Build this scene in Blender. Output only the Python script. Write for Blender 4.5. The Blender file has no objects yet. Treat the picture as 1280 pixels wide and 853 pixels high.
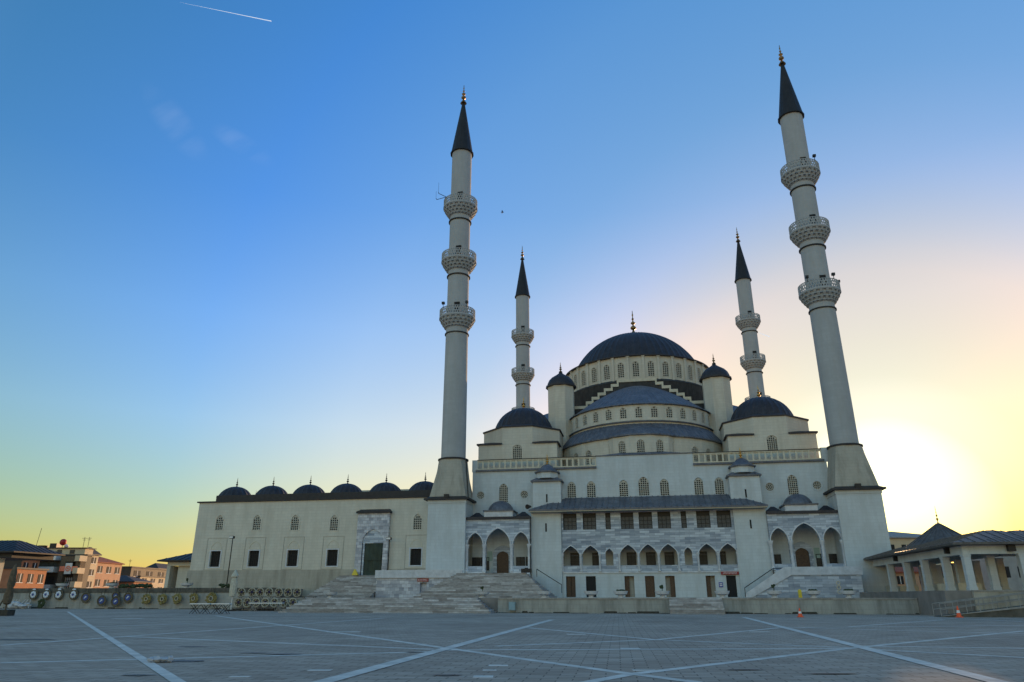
import bpy, math, random
from math import sin, cos, pi, radians, sqrt
from mathutils import Vector, Matrix
from mathutils.geometry import tessellate_polygon
random.seed(7)
SC = bpy.context.scene
COL = SC.collection

# ---------------------------------------------------------------- camera
EYE = 1.5
cam_d = bpy.data.cameras.new("camera")
cam_d.sensor_width = 36.0
cam_d.lens = 880.0 / 1280.0 * 36.0
cam_d.clip_start = 0.1
cam_d.clip_end = 60000
cam = bpy.data.objects.new("camera", cam_d)
COL.objects.link(cam)
cam.location = (0, 0, EYE)
cam.rotation_euler = (radians(90 + 20.0), 0, 0)
SC.camera = cam

# ---------------------------------------------------------------- light
SUN_AZ = radians(27.6)      # to the right of straight ahead (+y)
SUN_EL = radians(5.2)
EXPO = 1.2
SKY_EL = [(z, (r / 2.75, g / 2.75, b / 2.75)) for z, r, g, b in ((0, 1.28, .94, .35), (.06, 1.24, 1.10, .555), (.12, 1.315, 1.35, .94), (.22, 1.46, 1.70, 1.65), (.35, 1.27, 1.84, 2.21), (.5, .87, 1.75, 2.47), (.72, .77, 1.9, 2.64), (1, 1.8, 2.25, 2.7))]   # colour of the air by height, unseen zenith warmed to light the ground
SKY_SUN = [((d + 1) / 2, (r / 2.5, g / 2.5, b / 2.5)) for d, r, g, b in ((-1, 2.2, 1.5, 1.1), (0, 2.0, 1.38, 1.05), (.35, 1, 1, 1), (.6, 1.04, .99, 1.17), (.75, 1.49, 1.05, 1.02), (.85, 1.52, .985, .88), (.91, 1.87, .99, .815), (.95, 1.95, .935, .61), (.975, 1.2, .76, .54), (.985, .9, .68, .54), (.99, .8, .66, .56), (.994, .75, .68, .66), (.998, .8, .9, 1.15))]   # and towards the sun, unseen sky behind lifted to light the facade
world = bpy.data.worlds.new("World")
SC.world = world
world.use_nodes = True
wn, wl = world.node_tree.nodes, world.node_tree.links
wn.clear()
w_out = wn.new("ShaderNodeOutputWorld")
w_bg = wn.new("ShaderNodeBackground")
w_bg.inputs['Strength'].default_value = 0.15
sky = wn.new("ShaderNodeTexSky")
sky.sky_type = 'NISHITA'
sky.sun_disc = False
sky.sun_elevation = SUN_EL
sky.sun_rotation = SUN_AZ
sky.altitude = 900
sky.air_density = 1.0
sky.dust_density = 0.6
sky.ozone_density = 1.6
wl.new(w_bg.outputs[0], w_out.inputs[0])
# two faint wisps of cirrus, part of the sky, by direction
def ray_dir(x, y):
    X = x - 640.0; Y = 426.5 - y; p = radians(20); f = 880.0
    return Vector((X, f * cos(p) - Y * sin(p), f * sin(p) + Y * cos(p))).normalized()
tc = wn.new("ShaderNodeTexCoord")
noi = wn.new("ShaderNodeTexNoise")
mp = wn.new("ShaderNodeMapping")
mp.inputs['Rotation'].default_value = (0.3, 0.7, 0.5)
mp.inputs['Scale'].default_value = (9, 55, 14)
wl.new(tc.outputs['Generated'], mp.inputs[0]); wl.new(mp.outputs[0], noi.inputs['Vector'])
noi.inputs['Scale'].default_value = 1.0; noi.inputs['Detail'].default_value = 6
total = None
for (cx, cy, ex, ey, wd) in ((198, 128, 240, 182, .022), (285, 170, 320, 192, .016)):
    a, b = ray_dir(cx, cy), ray_dir(ex, ey)
    m_ = (a + b) / 2; ax = (b - a).normalized(); L_ = (b - a).length / 2 + .03
    sub = wn.new("ShaderNodeVectorMath"); sub.operation = 'SUBTRACT'; sub.inputs[1].default_value = m_
    wl.new(tc.outputs['Generated'], sub.inputs[0])
    nrm = m_.normalized(); side = nrm.cross(ax)
    acc = None
    for vec, sc_ in ((ax, L_), (side, wd), (nrm, .2)):
        d = wn.new("ShaderNodeVectorMath"); d.operation = 'DOT_PRODUCT'; d.inputs[1].default_value = vec / sc_
        wl.new(sub.outputs[0], d.inputs[0])
        q = wn.new("ShaderNodeMath"); q.operation = 'MULTIPLY'
        wl.new(d.outputs['Value'], q.inputs[0]); wl.new(d.outputs['Value'], q.inputs[1])
        if acc is None: acc = q
        else:
            s_ = wn.new("ShaderNodeMath"); s_.operation = 'ADD'
            wl.new(acc.outputs[0], s_.inputs[0]); wl.new(q.outputs[0], s_.inputs[1]); acc = s_
    mr = wn.new("ShaderNodeMapRange"); mr.interpolation_type = 'SMOOTHSTEP'
    mr.inputs[1].default_value = 0; mr.inputs[2].default_value = 1; mr.inputs[3].default_value = 1; mr.inputs[4].default_value = 0
    wl.new(acc.outputs[0], mr.inputs[0])
    if total is None: total = mr
    else:
        s_ = wn.new("ShaderNodeMath"); s_.operation = 'ADD'
        wl.new(total.outputs[0], s_.inputs[0]); wl.new(mr.outputs[0], s_.inputs[1]); total = s_
nr = wn.new("ShaderNodeMapRange"); nr.inputs[1].default_value = .38; nr.inputs[2].default_value = .75
nr.inputs[3].default_value = 0; nr.inputs[4].default_value = .11
wl.new(noi.outputs[0], nr.inputs[0])
mm = wn.new("ShaderNodeMath"); mm.operation = 'MULTIPLY'
wl.new(total.outputs[0], mm.inputs[0]); wl.new(nr.outputs[0], mm.inputs[1])
mix = wn.new("ShaderNodeMix"); mix.data_type = 'RGBA'; mix.blend_type = 'MIX'
hs_ = wn.new('ShaderNodeHueSaturation'); hs_.inputs['Saturation'].default_value = 1.0; wl.new(sky.outputs[0], hs_.inputs['Color'])
wl.new(mm.outputs[0], mix.inputs[0]); 
sundir = Vector((sin(SUN_AZ) * cos(SUN_EL), cos(SUN_AZ) * cos(SUN_EL), sin(SUN_EL)))
def sky_mul(src, fac_out, stops):
    rr = wn.new('ShaderNodeValToRGB'); wl.new(fac_out, rr.inputs[0]); rr.color_ramp.interpolation = 'LINEAR'
    while len(rr.color_ramp.elements) < len(stops): rr.color_ramp.elements.new(.5)
    for e_, (p_, c_) in zip(rr.color_ramp.elements, stops): e_.position = p_; e_.color = (*c_, 1)
    mx = wn.new('ShaderNodeMix'); mx.data_type = 'RGBA'; mx.blend_type = 'MULTIPLY'; mx.inputs[0].default_value = 1
    wl.new(src, mx.inputs[6]); wl.new(rr.outputs[0], mx.inputs[7]); return mx.outputs[2]
sep_ = wn.new('ShaderNodeSeparateXYZ'); wl.new(tc.outputs['Generated'], sep_.inputs[0])
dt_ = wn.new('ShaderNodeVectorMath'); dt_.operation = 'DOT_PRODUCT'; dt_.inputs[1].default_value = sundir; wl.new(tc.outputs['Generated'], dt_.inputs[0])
c_sky = sky_mul(hs_.outputs[0], sep_.outputs[2], SKY_EL)
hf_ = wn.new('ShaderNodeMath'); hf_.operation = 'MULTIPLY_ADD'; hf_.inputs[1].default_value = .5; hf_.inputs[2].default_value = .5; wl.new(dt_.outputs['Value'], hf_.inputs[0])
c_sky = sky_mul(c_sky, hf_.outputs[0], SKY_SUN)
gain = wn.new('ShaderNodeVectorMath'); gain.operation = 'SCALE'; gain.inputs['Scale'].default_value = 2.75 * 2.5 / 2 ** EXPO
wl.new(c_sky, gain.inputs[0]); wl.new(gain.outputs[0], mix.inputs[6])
mix.inputs[7].default_value = (1.7, 2.0, 2.7, 1)
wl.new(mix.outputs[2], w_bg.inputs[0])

sun_d = bpy.data.lights.new("sun", 'SUN')
sun_d.energy = 2.0
sun_d.angle = radians(0.5)
sun_d.color = (1.0, 0.62, 0.32)
sun = bpy.data.objects.new("sun", sun_d)
COL.objects.link(sun)
sd = Vector((sin(SUN_AZ) * cos(SUN_EL), cos(SUN_AZ) * cos(SUN_EL), sin(SUN_EL)))
sun.rotation_euler = sd.to_track_quat('Z', 'Y').to_euler()
sun.location = (60, 90, 120)
vs = SC.view_settings
vs.view_transform = 'Standard'; vs.look = 'None'; vs.gamma = 1.0; vs.use_curve_mapping = False
vs.exposure = EXPO

# ---------------------------------------------------------------- frames
YAW = 0.1818
FR = Matrix.Translation((-8.63, 103.3, 0)) @ Matrix.Rotation(-YAW, 4, 'Z')   # mosque frame: u along facade, w away, z up
ID = Matrix.Identity(4)
BASE = {}
def P(x, y, z):
    """a point of height z seen at photo pixel (x, y): world ground coordinates"""
    d = ray_dir(x, y); t = (z - EYE) / d.z
    return Vector((d.x * t, d.y * t, z))
def AT(x, y, D):
    d = ray_dir(x, y); t = D / d.y
    return Vector((d.x * t, D, EYE + d.z * t))

# ---------------------------------------------------------------- materials
def newmat(name):
    m = bpy.data.materials.new(name); m.use_nodes = True
    return m, m.node_tree.nodes, m.node_tree.links, m.node_tree.nodes["Principled BSDF"]
def coords(n, l, scale=(1, 1, 1), flatz=False):
    t = n.new("ShaderNodeTexCoord")
    if flatz:
        s = n.new("ShaderNodeSeparateXYZ"); l.new(t.outputs['Object'], s.inputs[0])
        a = n.new("ShaderNodeMath"); a.operation = 'ADD'; l.new(s.outputs[0], a.inputs[0]); l.new(s.outputs[1], a.inputs[1])
        c = n.new("ShaderNodeCombineXYZ"); l.new(a.outputs[0], c.inputs[0]); l.new(s.outputs[2], c.inputs[1])
        src = c.outputs[0]
    else: src = t.outputs['Object']
    m = n.new("ShaderNodeMapping"); m.inputs['Scale'].default_value = scale
    l.new(src, m.inputs[0]); return m.outputs[0]
def noise(n, l, vec, scale, detail=5, rough=.6):
    x = n.new("ShaderNodeTexNoise"); l.new(vec, x.inputs['Vector'])
    x.inputs['Scale'].default_value = scale; x.inputs['Detail'].default_value = detail; x.inputs['Roughness'].default_value = rough
    return x.outputs[0]
def ramp(n, l, fac, stops):
    r = n.new("ShaderNodeValToRGB"); l.new(fac, r.inputs[0])
    while len(r.color_ramp.elements) < len(stops): r.color_ramp.elements.new(.5)
    for e, (p, c) in zip(r.color_ramp.elements, stops):
        e.position = p; e.color = (*c, 1)
    return r.outputs[0]
def mixc(n, l, fac, a, b, mode='MIX'):
    x = n.new("ShaderNodeMix"); x.data_type = 'RGBA'; x.blend_type = mode
    for s, v in ((0, fac), (6, a), (7, b)):
        if hasattr(v, 'links'): l.new(v, x.inputs[s])
        elif s == 0: x.inputs[0].default_value = v
        else: x.inputs[s].default_value = (*v, 1)
    return x.outputs[2]
def bump(n, l, b, h, strength=.3, dist=.05):
    x = n.new("ShaderNodeBump"); l.new(h, x.inputs['Height'])
    x.inputs['Strength'].default_value = strength; x.inputs['Distance'].default_value = dist
    l.new(x.outputs[0], b.inputs['Normal'])
def brick(n, l, vec, bw, rh, mort, c1, c2, cm, bias=0):
    x = n.new("ShaderNodeTexBrick"); l.new(vec, x.inputs['Vector'])
    x.inputs['Scale'].default_value = 1; x.inputs['Brick Width'].default_value = bw; x.inputs['Row Height'].default_value = rh
    x.inputs['Mortar Size'].default_value = mort; x.inputs['Mortar Smooth'].default_value = .3; x.inputs['Bias'].default_value = bias
    x.inputs['Color1'].default_value = (*c1, 1); x.inputs['Color2'].default_value = (*c2, 1); x.inputs['Mortar'].default_value = (*cm, 1)
    return x
def m_plaster(name, c, joint=.85, stain=.6):
    m, n, l, b = newmat(name)
    v = coords(n, l, flatz=True)
    k = tuple(x * joint for x in c)
    br = brick(n, l, v, 1.1, .42, .018, c, tuple(x * .93 for x in c), k)
    v2 = coords(n, l, (.5, .5, .09)); st = noise(n, l, v2, 1.6, 7, .7)
    f = ramp(n, l, st, [(.42, (0, 0, 0)), (.72, (1, 1, 1))])
    c2 = mixc(n, l, f, br.outputs[0], tuple(x * s for x, s in zip(c, (stain, stain * .98, stain * .95))))
    v3 = coords(n, l, (1, 1, 1)); bl = noise(n, l, v3, .35, 6)
    c3 = mixc(n, l, .45, c2, ramp(n, l, bl, [(.3, (.86, .86, .86)), (.7, (1.06, 1.06, 1.05))]), 'MULTIPLY')
    l.new(c3, b.inputs['Base Color']); b.inputs['Roughness'].default_value = .85
    fine = noise(n, l, v3, 9, 4)
    bump(n, l, b, fine, .25, .02)
    return m
def m_marble(name, c1, c2, cm, bw=1.3, rh=.3):
    m, n, l, b = newmat(name)
    v = coords(n, l, flatz=True)
    br = brick(n, l, v, bw, rh, .012, c1, c2, cm)
    v2 = coords(n, l, (.35, .35, 2.2)); st = noise(n, l, v2, 1.3, 8, .72)
    c = mixc(n, l, .75, br.outputs[0], ramp(n, l, st, [(.3, (.5, .53, .6)), (.5, (.86, .88, .92)), (.7, (1.25, 1.25, 1.22))]), 'MULTIPLY')
    l.new(c, b.inputs['Base Color']); b.inputs['Roughness'].default_value = .55
    bump(n, l, b, st, .2, .02)
    return m
def m_steps(name):
    m, n, l, b = newmat(name)
    t = n.new("ShaderNodeTexCoord")
    s = n.new("ShaderNodeSeparateXYZ"); l.new(t.outputs['Object'], s.inputs[0])
    c = n.new("ShaderNodeCombineXYZ"); l.new(s.outputs[0], c.inputs[0]); l.new(s.outputs[2], c.inputs[1])
    br = brick(n, l, c.outputs[0], 2.6, .184, .01, (.33, .33, .34), (.64, .68, .73), (.24, .24, .24), -.1)
    br.offset_frequency = 2; br.squash = .6; br.squash_frequency = 3
    v2 = coords(n, l, (.6, .6, 1.5)); st = noise(n, l, v2, 2.2, 7, .7)
    cc = mixc(n, l, .8, br.outputs[0], ramp(n, l, st, [(.3, (.45, .43, .42)), (.7, (1.2, 1.2, 1.2))]), 'MULTIPLY')
    l.new(cc, b.inputs['Base Color']); b.inputs['Roughness'].default_value = .75
    bump(n, l, b, st, .3, .03)
    return m
def m_simple(name, c, rough=.6, metal=0, var=.25, scale=3, bumpd=0):
    m, n, l, b = newmat(name)
    v = coords(n, l)
    st = noise(n, l, v, scale, 5)
    cc = mixc(n, l, 1.0, c, ramp(n, l, st, [(.3, (1 - var,) * 3), (.7, (1 + var * .6,) * 3)]), 'MULTIPLY')
    l.new(cc, b.inputs['Base Color']); b.inputs['Roughness'].default_value = rough; b.inputs['Metallic'].default_value = metal
    if bumpd: bump(n, l, b, st, .4, bumpd)
    return m
def m_lead(name, c, rough=.5):
    m, n, l, b = newmat(name)
    v = coords(n, l, (1, 1, 1)); st = noise(n, l, v, .9, 7, .7)
    v2 = coords(n, l, (1.8, 1.8, .35)); s2 = noise(n, l, v2, 2.0, 5, .6)
    cc = mixc(n, l, .9, c, ramp(n, l, st, [(.3, (.55, .56, .6)), (.6, (1.1, 1.1, 1.12)), (.8, (1.7, 1.7, 1.7))]), 'MULTIPLY')
    cc = mixc(n, l, .7, cc, ramp(n, l, s2, [(.35, (.65, .65, .68)), (.65, (1.25, 1.25, 1.25))]), 'MULTIPLY')
    l.new(cc, b.inputs['Base Color']); b.inputs['Roughness'].default_value = rough; b.inputs['Metallic'].default_value = .15
    bump(n, l, b, s2, .3, .03)
    return m
def m_paving(name):
    m, n, l, b = newmat(name)
    v = coords(n, l); mpn = v.node; mpn.inputs['Rotation'].default_value = (0, 0, radians(8))
    br = brick(n, l, v, .62, .31, .016, (.42, .33, .265), (.53, .43, .355), (.21, .17, .14))
    big = noise(n, l, coords(n, l, (.1, .1, .1)), 1.3, 8, .7)
    sm = noise(n, l, coords(n, l, (.5, 1.4, 1)), 1.2, 8, .75)
    c = mixc(n, l, .9, br.outputs[0], ramp(n, l, big, [(.3, (.72, .7, .7)), (.55, (1, 1, 1)), (.75, (1.2, 1.2, 1.2))]), 'MULTIPLY')
    c = mixc(n, l, .9, c, ramp(n, l, sm, [(.27, (.42, .4, .38)), (.4, (.9, .9, .9)), (.7, (1.15, 1.15, 1.15))]), 'MULTIPLY')
    l.new(c, b.inputs['Base Color']); b.inputs['Roughness'].default_value = .95; b.inputs['Specular IOR Level'].default_value = .12
    bump(n, l, b, br.outputs['Fac'], -.35, .02)
    return m
def m_emit(name, c, s):
    m, n, l, b = newmat(name)
    b.inputs['Base Color'].default_value = (*c, 1); b.inputs['Emission Color'].default_value = (*c, 1); b.inputs['Emission Strength'].default_value = s
    return m

M = dict(
    plaster=m_plaster("cream plaster", (.66, .635, .55), .78, .8),
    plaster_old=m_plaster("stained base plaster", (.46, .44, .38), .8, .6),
    trim=m_simple("cream stone trim", (.62, .58, .46), .8, 0, .15, 2),
    pale=m_plaster("skylight tinted plaster", (.60, .66, .69), .82, .8),  # cream plaster copy with the bluish skylight put into its colour
    shaft=m_plaster("minaret stone", (.42, .445, .465), .9, .85),
    marble=m_marble("blue grey marble", (.27, .32, .39), (.62, .68, .74), (.17, .19, .24)),
    marble_block=m_marble("marble blocks", (.33, .35, .40), (.70, .72, .75), (.26, .22, .24), .62, .42),
    capstone=m_simple("pale marble coping", (.60, .63, .67), .6, 0, .22, 1.5),
    steps=m_steps("patchwork marble steps"),
    lead=m_lead("lead sheet", (.125, .135, .16)),
    darklead=m_lead("dark lead sheet", (.036, .034, .041), .55),
    blacklead=m_lead("weathered dark lead wall", (.05, .05, .05), .75),
    brownlead=m_lead("weathered brown lead", (.12, .11, .10), .6),
    spire=m_lead("spire lead", (.022, .02, .02), .6),
    cornice=m_simple("dark cornice", (.035, .033, .035), .7, 0, .3, 2),
    gold=m_simple("gilded metal", (.75, .45, .12), .35, .9, .25, 8),
    brass=m_simple("tarnished brass", (.30, .19, .08), .4, .8, .3, 8),
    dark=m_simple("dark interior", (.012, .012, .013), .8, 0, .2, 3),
    lattice=m_simple("stone lattice", (.50, .48, .41), .8, 0, .2, 4),
    glass=m_simple("dim window glass", (.02, .022, .025), .45, 0, .3, 2),
    curtain=m_simple("curtained pane", (.10, .10, .10), .6, 0, .35, 5),
    iron=m_simple("dark iron", (.02, .02, .022), .5, .3, .3, 10),
    wood=m_simple("brown timber", (.10, .055, .03), .6, 0, .4, 6),
    olive=m_simple("dark green tarpaulin", (.035, .055, .04), .7, 0, .3, 1.2, .08),
    wall=m_plaster("terrace wall render", (.38, .39, .37), .82, .45),
    wallcap=m_simple("terrace coping stone", (.30, .29, .27), .8, 0, .35, 2),
    mossy=m_simple("mossy coping stone", (.11, .105, .09), .9, 0, .45, 1.2, .04),
    dirt=m_simple("dark moss and dirt", (.06, .055, .045), .95, 0, .5, 3, .05),
    paving=m_paving("plaza paving"),
    stripe=m_simple("pale stone paving stripe", (.70, .65, .59), .95, 0, .3, 1.6),
    terrace=m_simple("terrace paving", (.22, .21, .20), .8, 0, .25, .8),
    concrete=m_simple("grey concrete", (.30, .30, .29), .85, 0, .25, 2),
    orange_wall=m_simple("orange render", (.42, .18, .085), .85, 0, .12, .5),
    pink_wall=m_simple("salmon render", (.50, .30, .19), .85, 0, .12, .5),
    cream_wall=m_simple("light cream render", (.60, .50, .34), .85, 0, .12, .5),
    grey_wall=m_simple("grey render and unlit sides", (.30, .31, .31), .85, 0, .2, .5),  # grey house wall, also painted on the unlit sides of warmer houses
    dark_wall=m_simple("brown black cladding", (.055, .045, .035), .7, 0, .3, .5),
    brick_wall=m_simple("brick red wall", (.40, .17, .09), .85, 0, .2, .6),
    white_wall=m_simple("white fascia", (.75, .74, .70), .7, 0, .1, .5),
    red_roof=m_simple("red roof tile", (.28, .07, .03), .8, 0, .3, 2),
    orange=m_simple("orange plastic", (.85, .10, .02), .45, 0, .1, 5),
    white=m_simple("white plastic", (.75, .75, .74), .5, 0, .1, 5),
    red=m_simple("deep red", (.42, .01, .012), .5, 0, .15, 1),
    sign_red=m_simple("red sign board", (.30, .02, .025), .5, 0, .1, 5),
    blue=m_simple("blue enamel", (.02, .05, .35), .4, 0, .1, 5),
    logo_red=m_simple("coral sign", (.85, .25, .14), .5, 0, .1, 5),
    yellow=m_simple("yellow plastic", (.75, .58, .04), .5, 0, .15, 5),
    cyan=m_simple("pale blue metal box", (.22, .36, .44), .5, 0, .1, 5),
    straw=m_simple("straw yellow flowers", (.27, .225, .085), .9, 0, .5, 9, .05),
    straw_pale=m_simple("cream wreath ring", (.50, .47, .37), .85, 0, .35, 9, .03),
    leaf=m_simple("dull green leaves", (.045, .07, .03), .9, 0, .5, 6, .05),
    brown_leaf=m_simple("brown dried leaves", (.14, .12, .08), .9, 0, .5, 6, .05),
    wblue=m_simple("blue ribbon disc", (.03, .07, .28), .6, 0, .35, 9),
    wpale=m_simple("pale blue ribbon disc", (.62, .70, .80), .6, 0, .3, 9),
    navy=m_simple("navy flower heart", (.025, .02, .07), .8, 0, .4, 9),
    green_board=m_simple("pale green notice", (.30, .42, .38), .6, 0, .1, 3),
    tarp=m_simple("crumpled white tarpaulin", (.55, .58, .62), .6, 0, .4, 2, .1),
    canvas=m_simple("cream canvas", (.55, .53, .44), .85, 0, .25, 4, .03),
    bark=m_simple("brown burlap", (.13, .10, .065), .9, 0, .45, 4, .05),
    wet=m_simple("oily dark stain", (.035, .03, .025), .5, 0, .4, 2),
    contrail=m_emit("glowing vapour", (.7, .82, 1.0), .28),  # faint glow stands in for sunlight on the trail
    bird=m_simple("dark feathers", (.03, .03, .035), .8),
)

# ---------------------------------------------------------------- mesh building
class MB:
    def __init__(s): s.v = []; s.f = []; s.m = []; s.tf = None
    def addv(s, p):
        p = Vector(p)
        if s.tf is not None: p = s.tf @ p
        s.v.append(p); return len(s.v) - 1
    def face(s, idx, mi=0): s.f.append(tuple(idx)); s.m.append(mi)
    def poly(s, pts, mi=0): s.face([s.addv(p) for p in pts], mi)
    def box(s, x0, x1, y0, y1, z0, z1, mi=0):
        a = [s.addv(p) for p in ((x0, y0, z0), (x1, y0, z0), (x1, y1, z0), (x0, y1, z0), (x0, y0, z1), (x1, y0, z1), (x1, y1, z1), (x0, y1, z1))]
        for q in ((0, 3, 2, 1), (4, 5, 6, 7), (0, 1, 5, 4), (1, 2, 6, 5), (2, 3, 7, 6), (3, 0, 4, 7)): s.face([a[i] for i in q], mi)
        return s
    def frustum(s, lo, zlo, hi, zhi, mi=0, cap=True):
        """lo, hi: lists of (x, y) of the same length, counter clockwise"""
        n = len(lo)
        a = [s.addv((x, y, zlo)) for x, y in lo]; b = [s.addv((x, y, zhi)) for x, y in hi]
        for i in range(n):
            j = (i + 1) % n; s.face((a[i], a[j], b[j], b[i]), mi)
        if cap: s.face(b, mi); s.face(a[::-1], mi)
        return s
    def revolve(s, prof, n=24, c=(0, 0), mi=0, a0=0, a1=2 * pi, rmod=None, rot=0, mis=None):
        full = abs(a1 - a0 - 2 * pi) < 1e-6
        cols = n if full else n + 1
        ring = []
        for i in range(cols):
            a = a0 + (a1 - a0) * i / n + rot
            k = rmod(i) if rmod else 0
            col = []
            for j, (r, z) in enumerate(prof):
                rr = r + (k * min(1, r) if r > 1e-4 else 0)
                col.append(s.addv((c[0] + rr * cos(a), c[1] + rr * sin(a), z)))
            ring.append(col)
        for i in range(n):
            A = ring[i]; B = ring[(i + 1) % cols]
            for j in range(len(prof) - 1):
                m_ = mis[j] if mis else mi
                if prof[j][0] < 1e-4: s.face((A[j], B[j + 1], A[j + 1]), m_)
                elif prof[j + 1][0] < 1e-4: s.face((A[j], B[j], A[j + 1]), m_)
                else: s.face((A[j], B[j], B[j + 1], A[j + 1]), m_)
        return s
    def tube(s, p, q, r, n=8, mi=0, r2=None):
        p, q = Vector(p), Vector(q); d = (q - p).normalized()
        a = d.orthogonal().normalized(); b = d.cross(a); r2 = r if r2 is None else r2
        A = [s.addv(p + (a * cos(2 * pi * i / n) + b * sin(2 * pi * i / n)) * r) for i in range(n)]
        B = [s.addv(q + (a * cos(2 * pi * i / n) + b * sin(2 * pi * i / n)) * r2) for i in range(n)]
        for i in range(n):
            j = (i + 1) % n; s.face((A[i], A[j], B[j], B[i]), mi)
        s.face(A[::-1], mi); s.face(B, mi)
        return s
    def path(s, pts, r, n=6, mi=0):
        for a, b in zip(pts, pts[1:]): s.tube(a, b, r, n, mi)
        return s
    def torus(s, c, R, r, axis='y', n=24, k=8, mi=0, sq=1.0):
        c = Vector(c); ids = []
        for i in range(n):
            a = 2 * pi * i / n; row = []
            for j in range(k):
                b = 2 * pi * j / k; rr = R + r * cos(b); h = r * sq * sin(b)
                row.append(s.addv(c + (Vector((rr * cos(a), h, rr * sin(a))) if axis == 'y' else Vector((rr * cos(a), rr * sin(a), h)))))
            ids.append(row)
        for i in range(n):
            for j in range(k):
                s.face((ids[i][j], ids[(i + 1) % n][j], ids[(i + 1) % n][(j + 1) % k], ids[i][(j + 1) % k]), mi)
        return s
    def disc(s, c, r, t, n=20, mi=0, axis='y'):
        return s.tube(Vector(c), Vector(c) + (Vector((0, t, 0)) if axis == 'y' else Vector((0, 0, t))), r, n, mi)
    def blob(s, c, rx, ry, rz, mi=0, n=10, k=6, jit=.15):
        ids = []
        for j in range(k + 1):
            ph = -pi / 2 + pi * j / k; row = []
            for i in range(n):
                a = 2 * pi * i / n; q = 1 + random.uniform(-jit, jit)
                row.append(s.addv((c[0] + rx * q * cos(a) * cos(ph), c[1] + ry * q * sin(a) * cos(ph), c[2] + rz * q * sin(ph))))
            ids.append(row)
        for j in range(k):
            for i in range(n):
                s.face((ids[j][i], ids[j][(i + 1) % n], ids[j + 1][(i + 1) % n], ids[j + 1][i]), mi)
        return s
    def wall(s, outer, holes, y, t, mi=0, rim=None):
        """vertical plate in the x-z plane at depth y, thickness t, with holes (lists of (x, z))"""
        loops = [outer] + list(holes)
        flat = [p for lp in loops for p in lp]
        tris = tessellate_polygon([[Vector((x, z, 0)) for x, z in lp] for lp in loops])
        A = [s.addv((x, y, z)) for x, z in flat]; B = [s.addv((x, y + t, z)) for x, z in flat]
        for a, b, c in tris:
            p, q, r_ = flat[a], flat[b], flat[c]
            if (q[0] - p[0]) * (r_[1] - p[1]) - (q[1] - p[1]) * (r_[0] - p[0]) < 0: b, c = c, b
            s.face((A[a], A[b], A[c]), mi); s.face((B[a], B[c], B[b]), mi)
        k = 0
        for li, lp in enumerate(loops):
            for i in range(len(lp)):
                j = (i + 1) % len(lp)
                s.face((A[k + i], A[k + j], B[k + j], B[k + i]), (rim if (rim is not None and li) else mi))
            k += len(lp)
        return s
    def build(s, name, mats, parent=None, frame=FR, base=(0, 0, 0), smooth=True, angle=32):
        b = BASE[parent.name] if parent is not None and parent.name in BASE else Vector(base)
        me = bpy.data.meshes.new(name)
        me.from_pydata([tuple(p - b) for p in s.v], [], s.f)
        for mt in (mats if isinstance(mats, (list, tuple)) else [mats]): me.materials.append(M[mt])
        me.polygons.foreach_set("material_index", s.m)
        import bmesh
        bm = bmesh.new(); bm.from_mesh(me)
        bmesh.ops.remove_doubles(bm, verts=bm.verts, dist=.0005)
        bmesh.ops.recalc_face_normals(bm, faces=bm.faces)
        bm.to_mesh(me); bm.free()
        if smooth:
            me.polygons.foreach_set("use_smooth", [True] * len(me.polygons))
            me.set_sharp_from_angle(angle=radians(angle))
        o = bpy.data.objects.new(name, me); COL.objects.link(o)
        if parent is not None: o.parent = parent; BASE[o.name] = b
        else: o.matrix_world = frame @ Matrix.Translation(b); BASE[o.name] = b
        return o

def tag(o, label=None, cat=None, group=None, kind=None):
    if label: o['label'] = label
    if cat: o['category'] = cat
    if group: o['group'] = group
    if kind: o['kind'] = kind
    return o
def thing(name, base, label, cat, group=None, frame=FR):
    o = bpy.data.objects.new(name, None); COL.objects.link(o)
    o.empty_display_size = .5
    b = Vector(base); o.matrix_world = frame @ Matrix.Translation(b); BASE[o.name] = b
    return tag(o, label, cat, group)
def part_copy(o, parent, loc, rz=0):
    c = o.copy(); COL.objects.link(c); c.parent = parent
    c.location = loc; c.rotation_euler = (0, 0, rz); return c
def copy_tree(o, parent=None):
    c = o.copy(); COL.objects.link(c); c.parent = parent
    if o.name in BASE: BASE[c.name] = BASE[o.name]
    for ch in list(o.children): copy_tree(ch, c)
    return c
def again(o, pos, rz=0, label=None, scale=None, frame=FR):
    """a copy of a whole thing at another place of its frame"""
    c = copy_tree(o); c.matrix_world = frame @ Matrix.Translation(Vector(pos)) @ Matrix.Rotation(rz, 4, 'Z')
    if scale: c.scale = (scale,) * 3
    if label: c['label'] = label
    return c

def arch(cx, hw, z0, zs, za, n=9, k=.8):
    """opening outline: sill z0, springing zs, apex za, pointed"""
    pts = [(cx - hw, z0), (cx + hw, z0)]
    for i in range(2 * n + 1):
        t = pi * i / (2 * n); x = cos(t)
        pts.append((cx + hw * x, zs + (za - zs) * (k * sqrt(max(0, 1 - x * x)) + (1 - k) * (1 - abs(x)))))
    return pts
def rect(x0, x1, z0, z1): return [(x0, z0), (x1, z0), (x1, z1), (x0, z1)]
def circ(cx, cz, r, n=20): return [(cx + r * cos(2 * pi * i / n), cz + r * sin(2 * pi * i / n)) for i in range(n)]
def ngon(c, r, n, rot=0): return [(c[0] + r * cos(rot + 2 * pi * i / n), c[1] + r * sin(rot + 2 * pi * i / n)) for i in range(n)]
def sq(c, h): return [(c[0] - h, c[1] - h), (c[0] + h, c[1] - h), (c[0] + h, c[1] + h), (c[0] - h, c[1] + h)]

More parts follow.
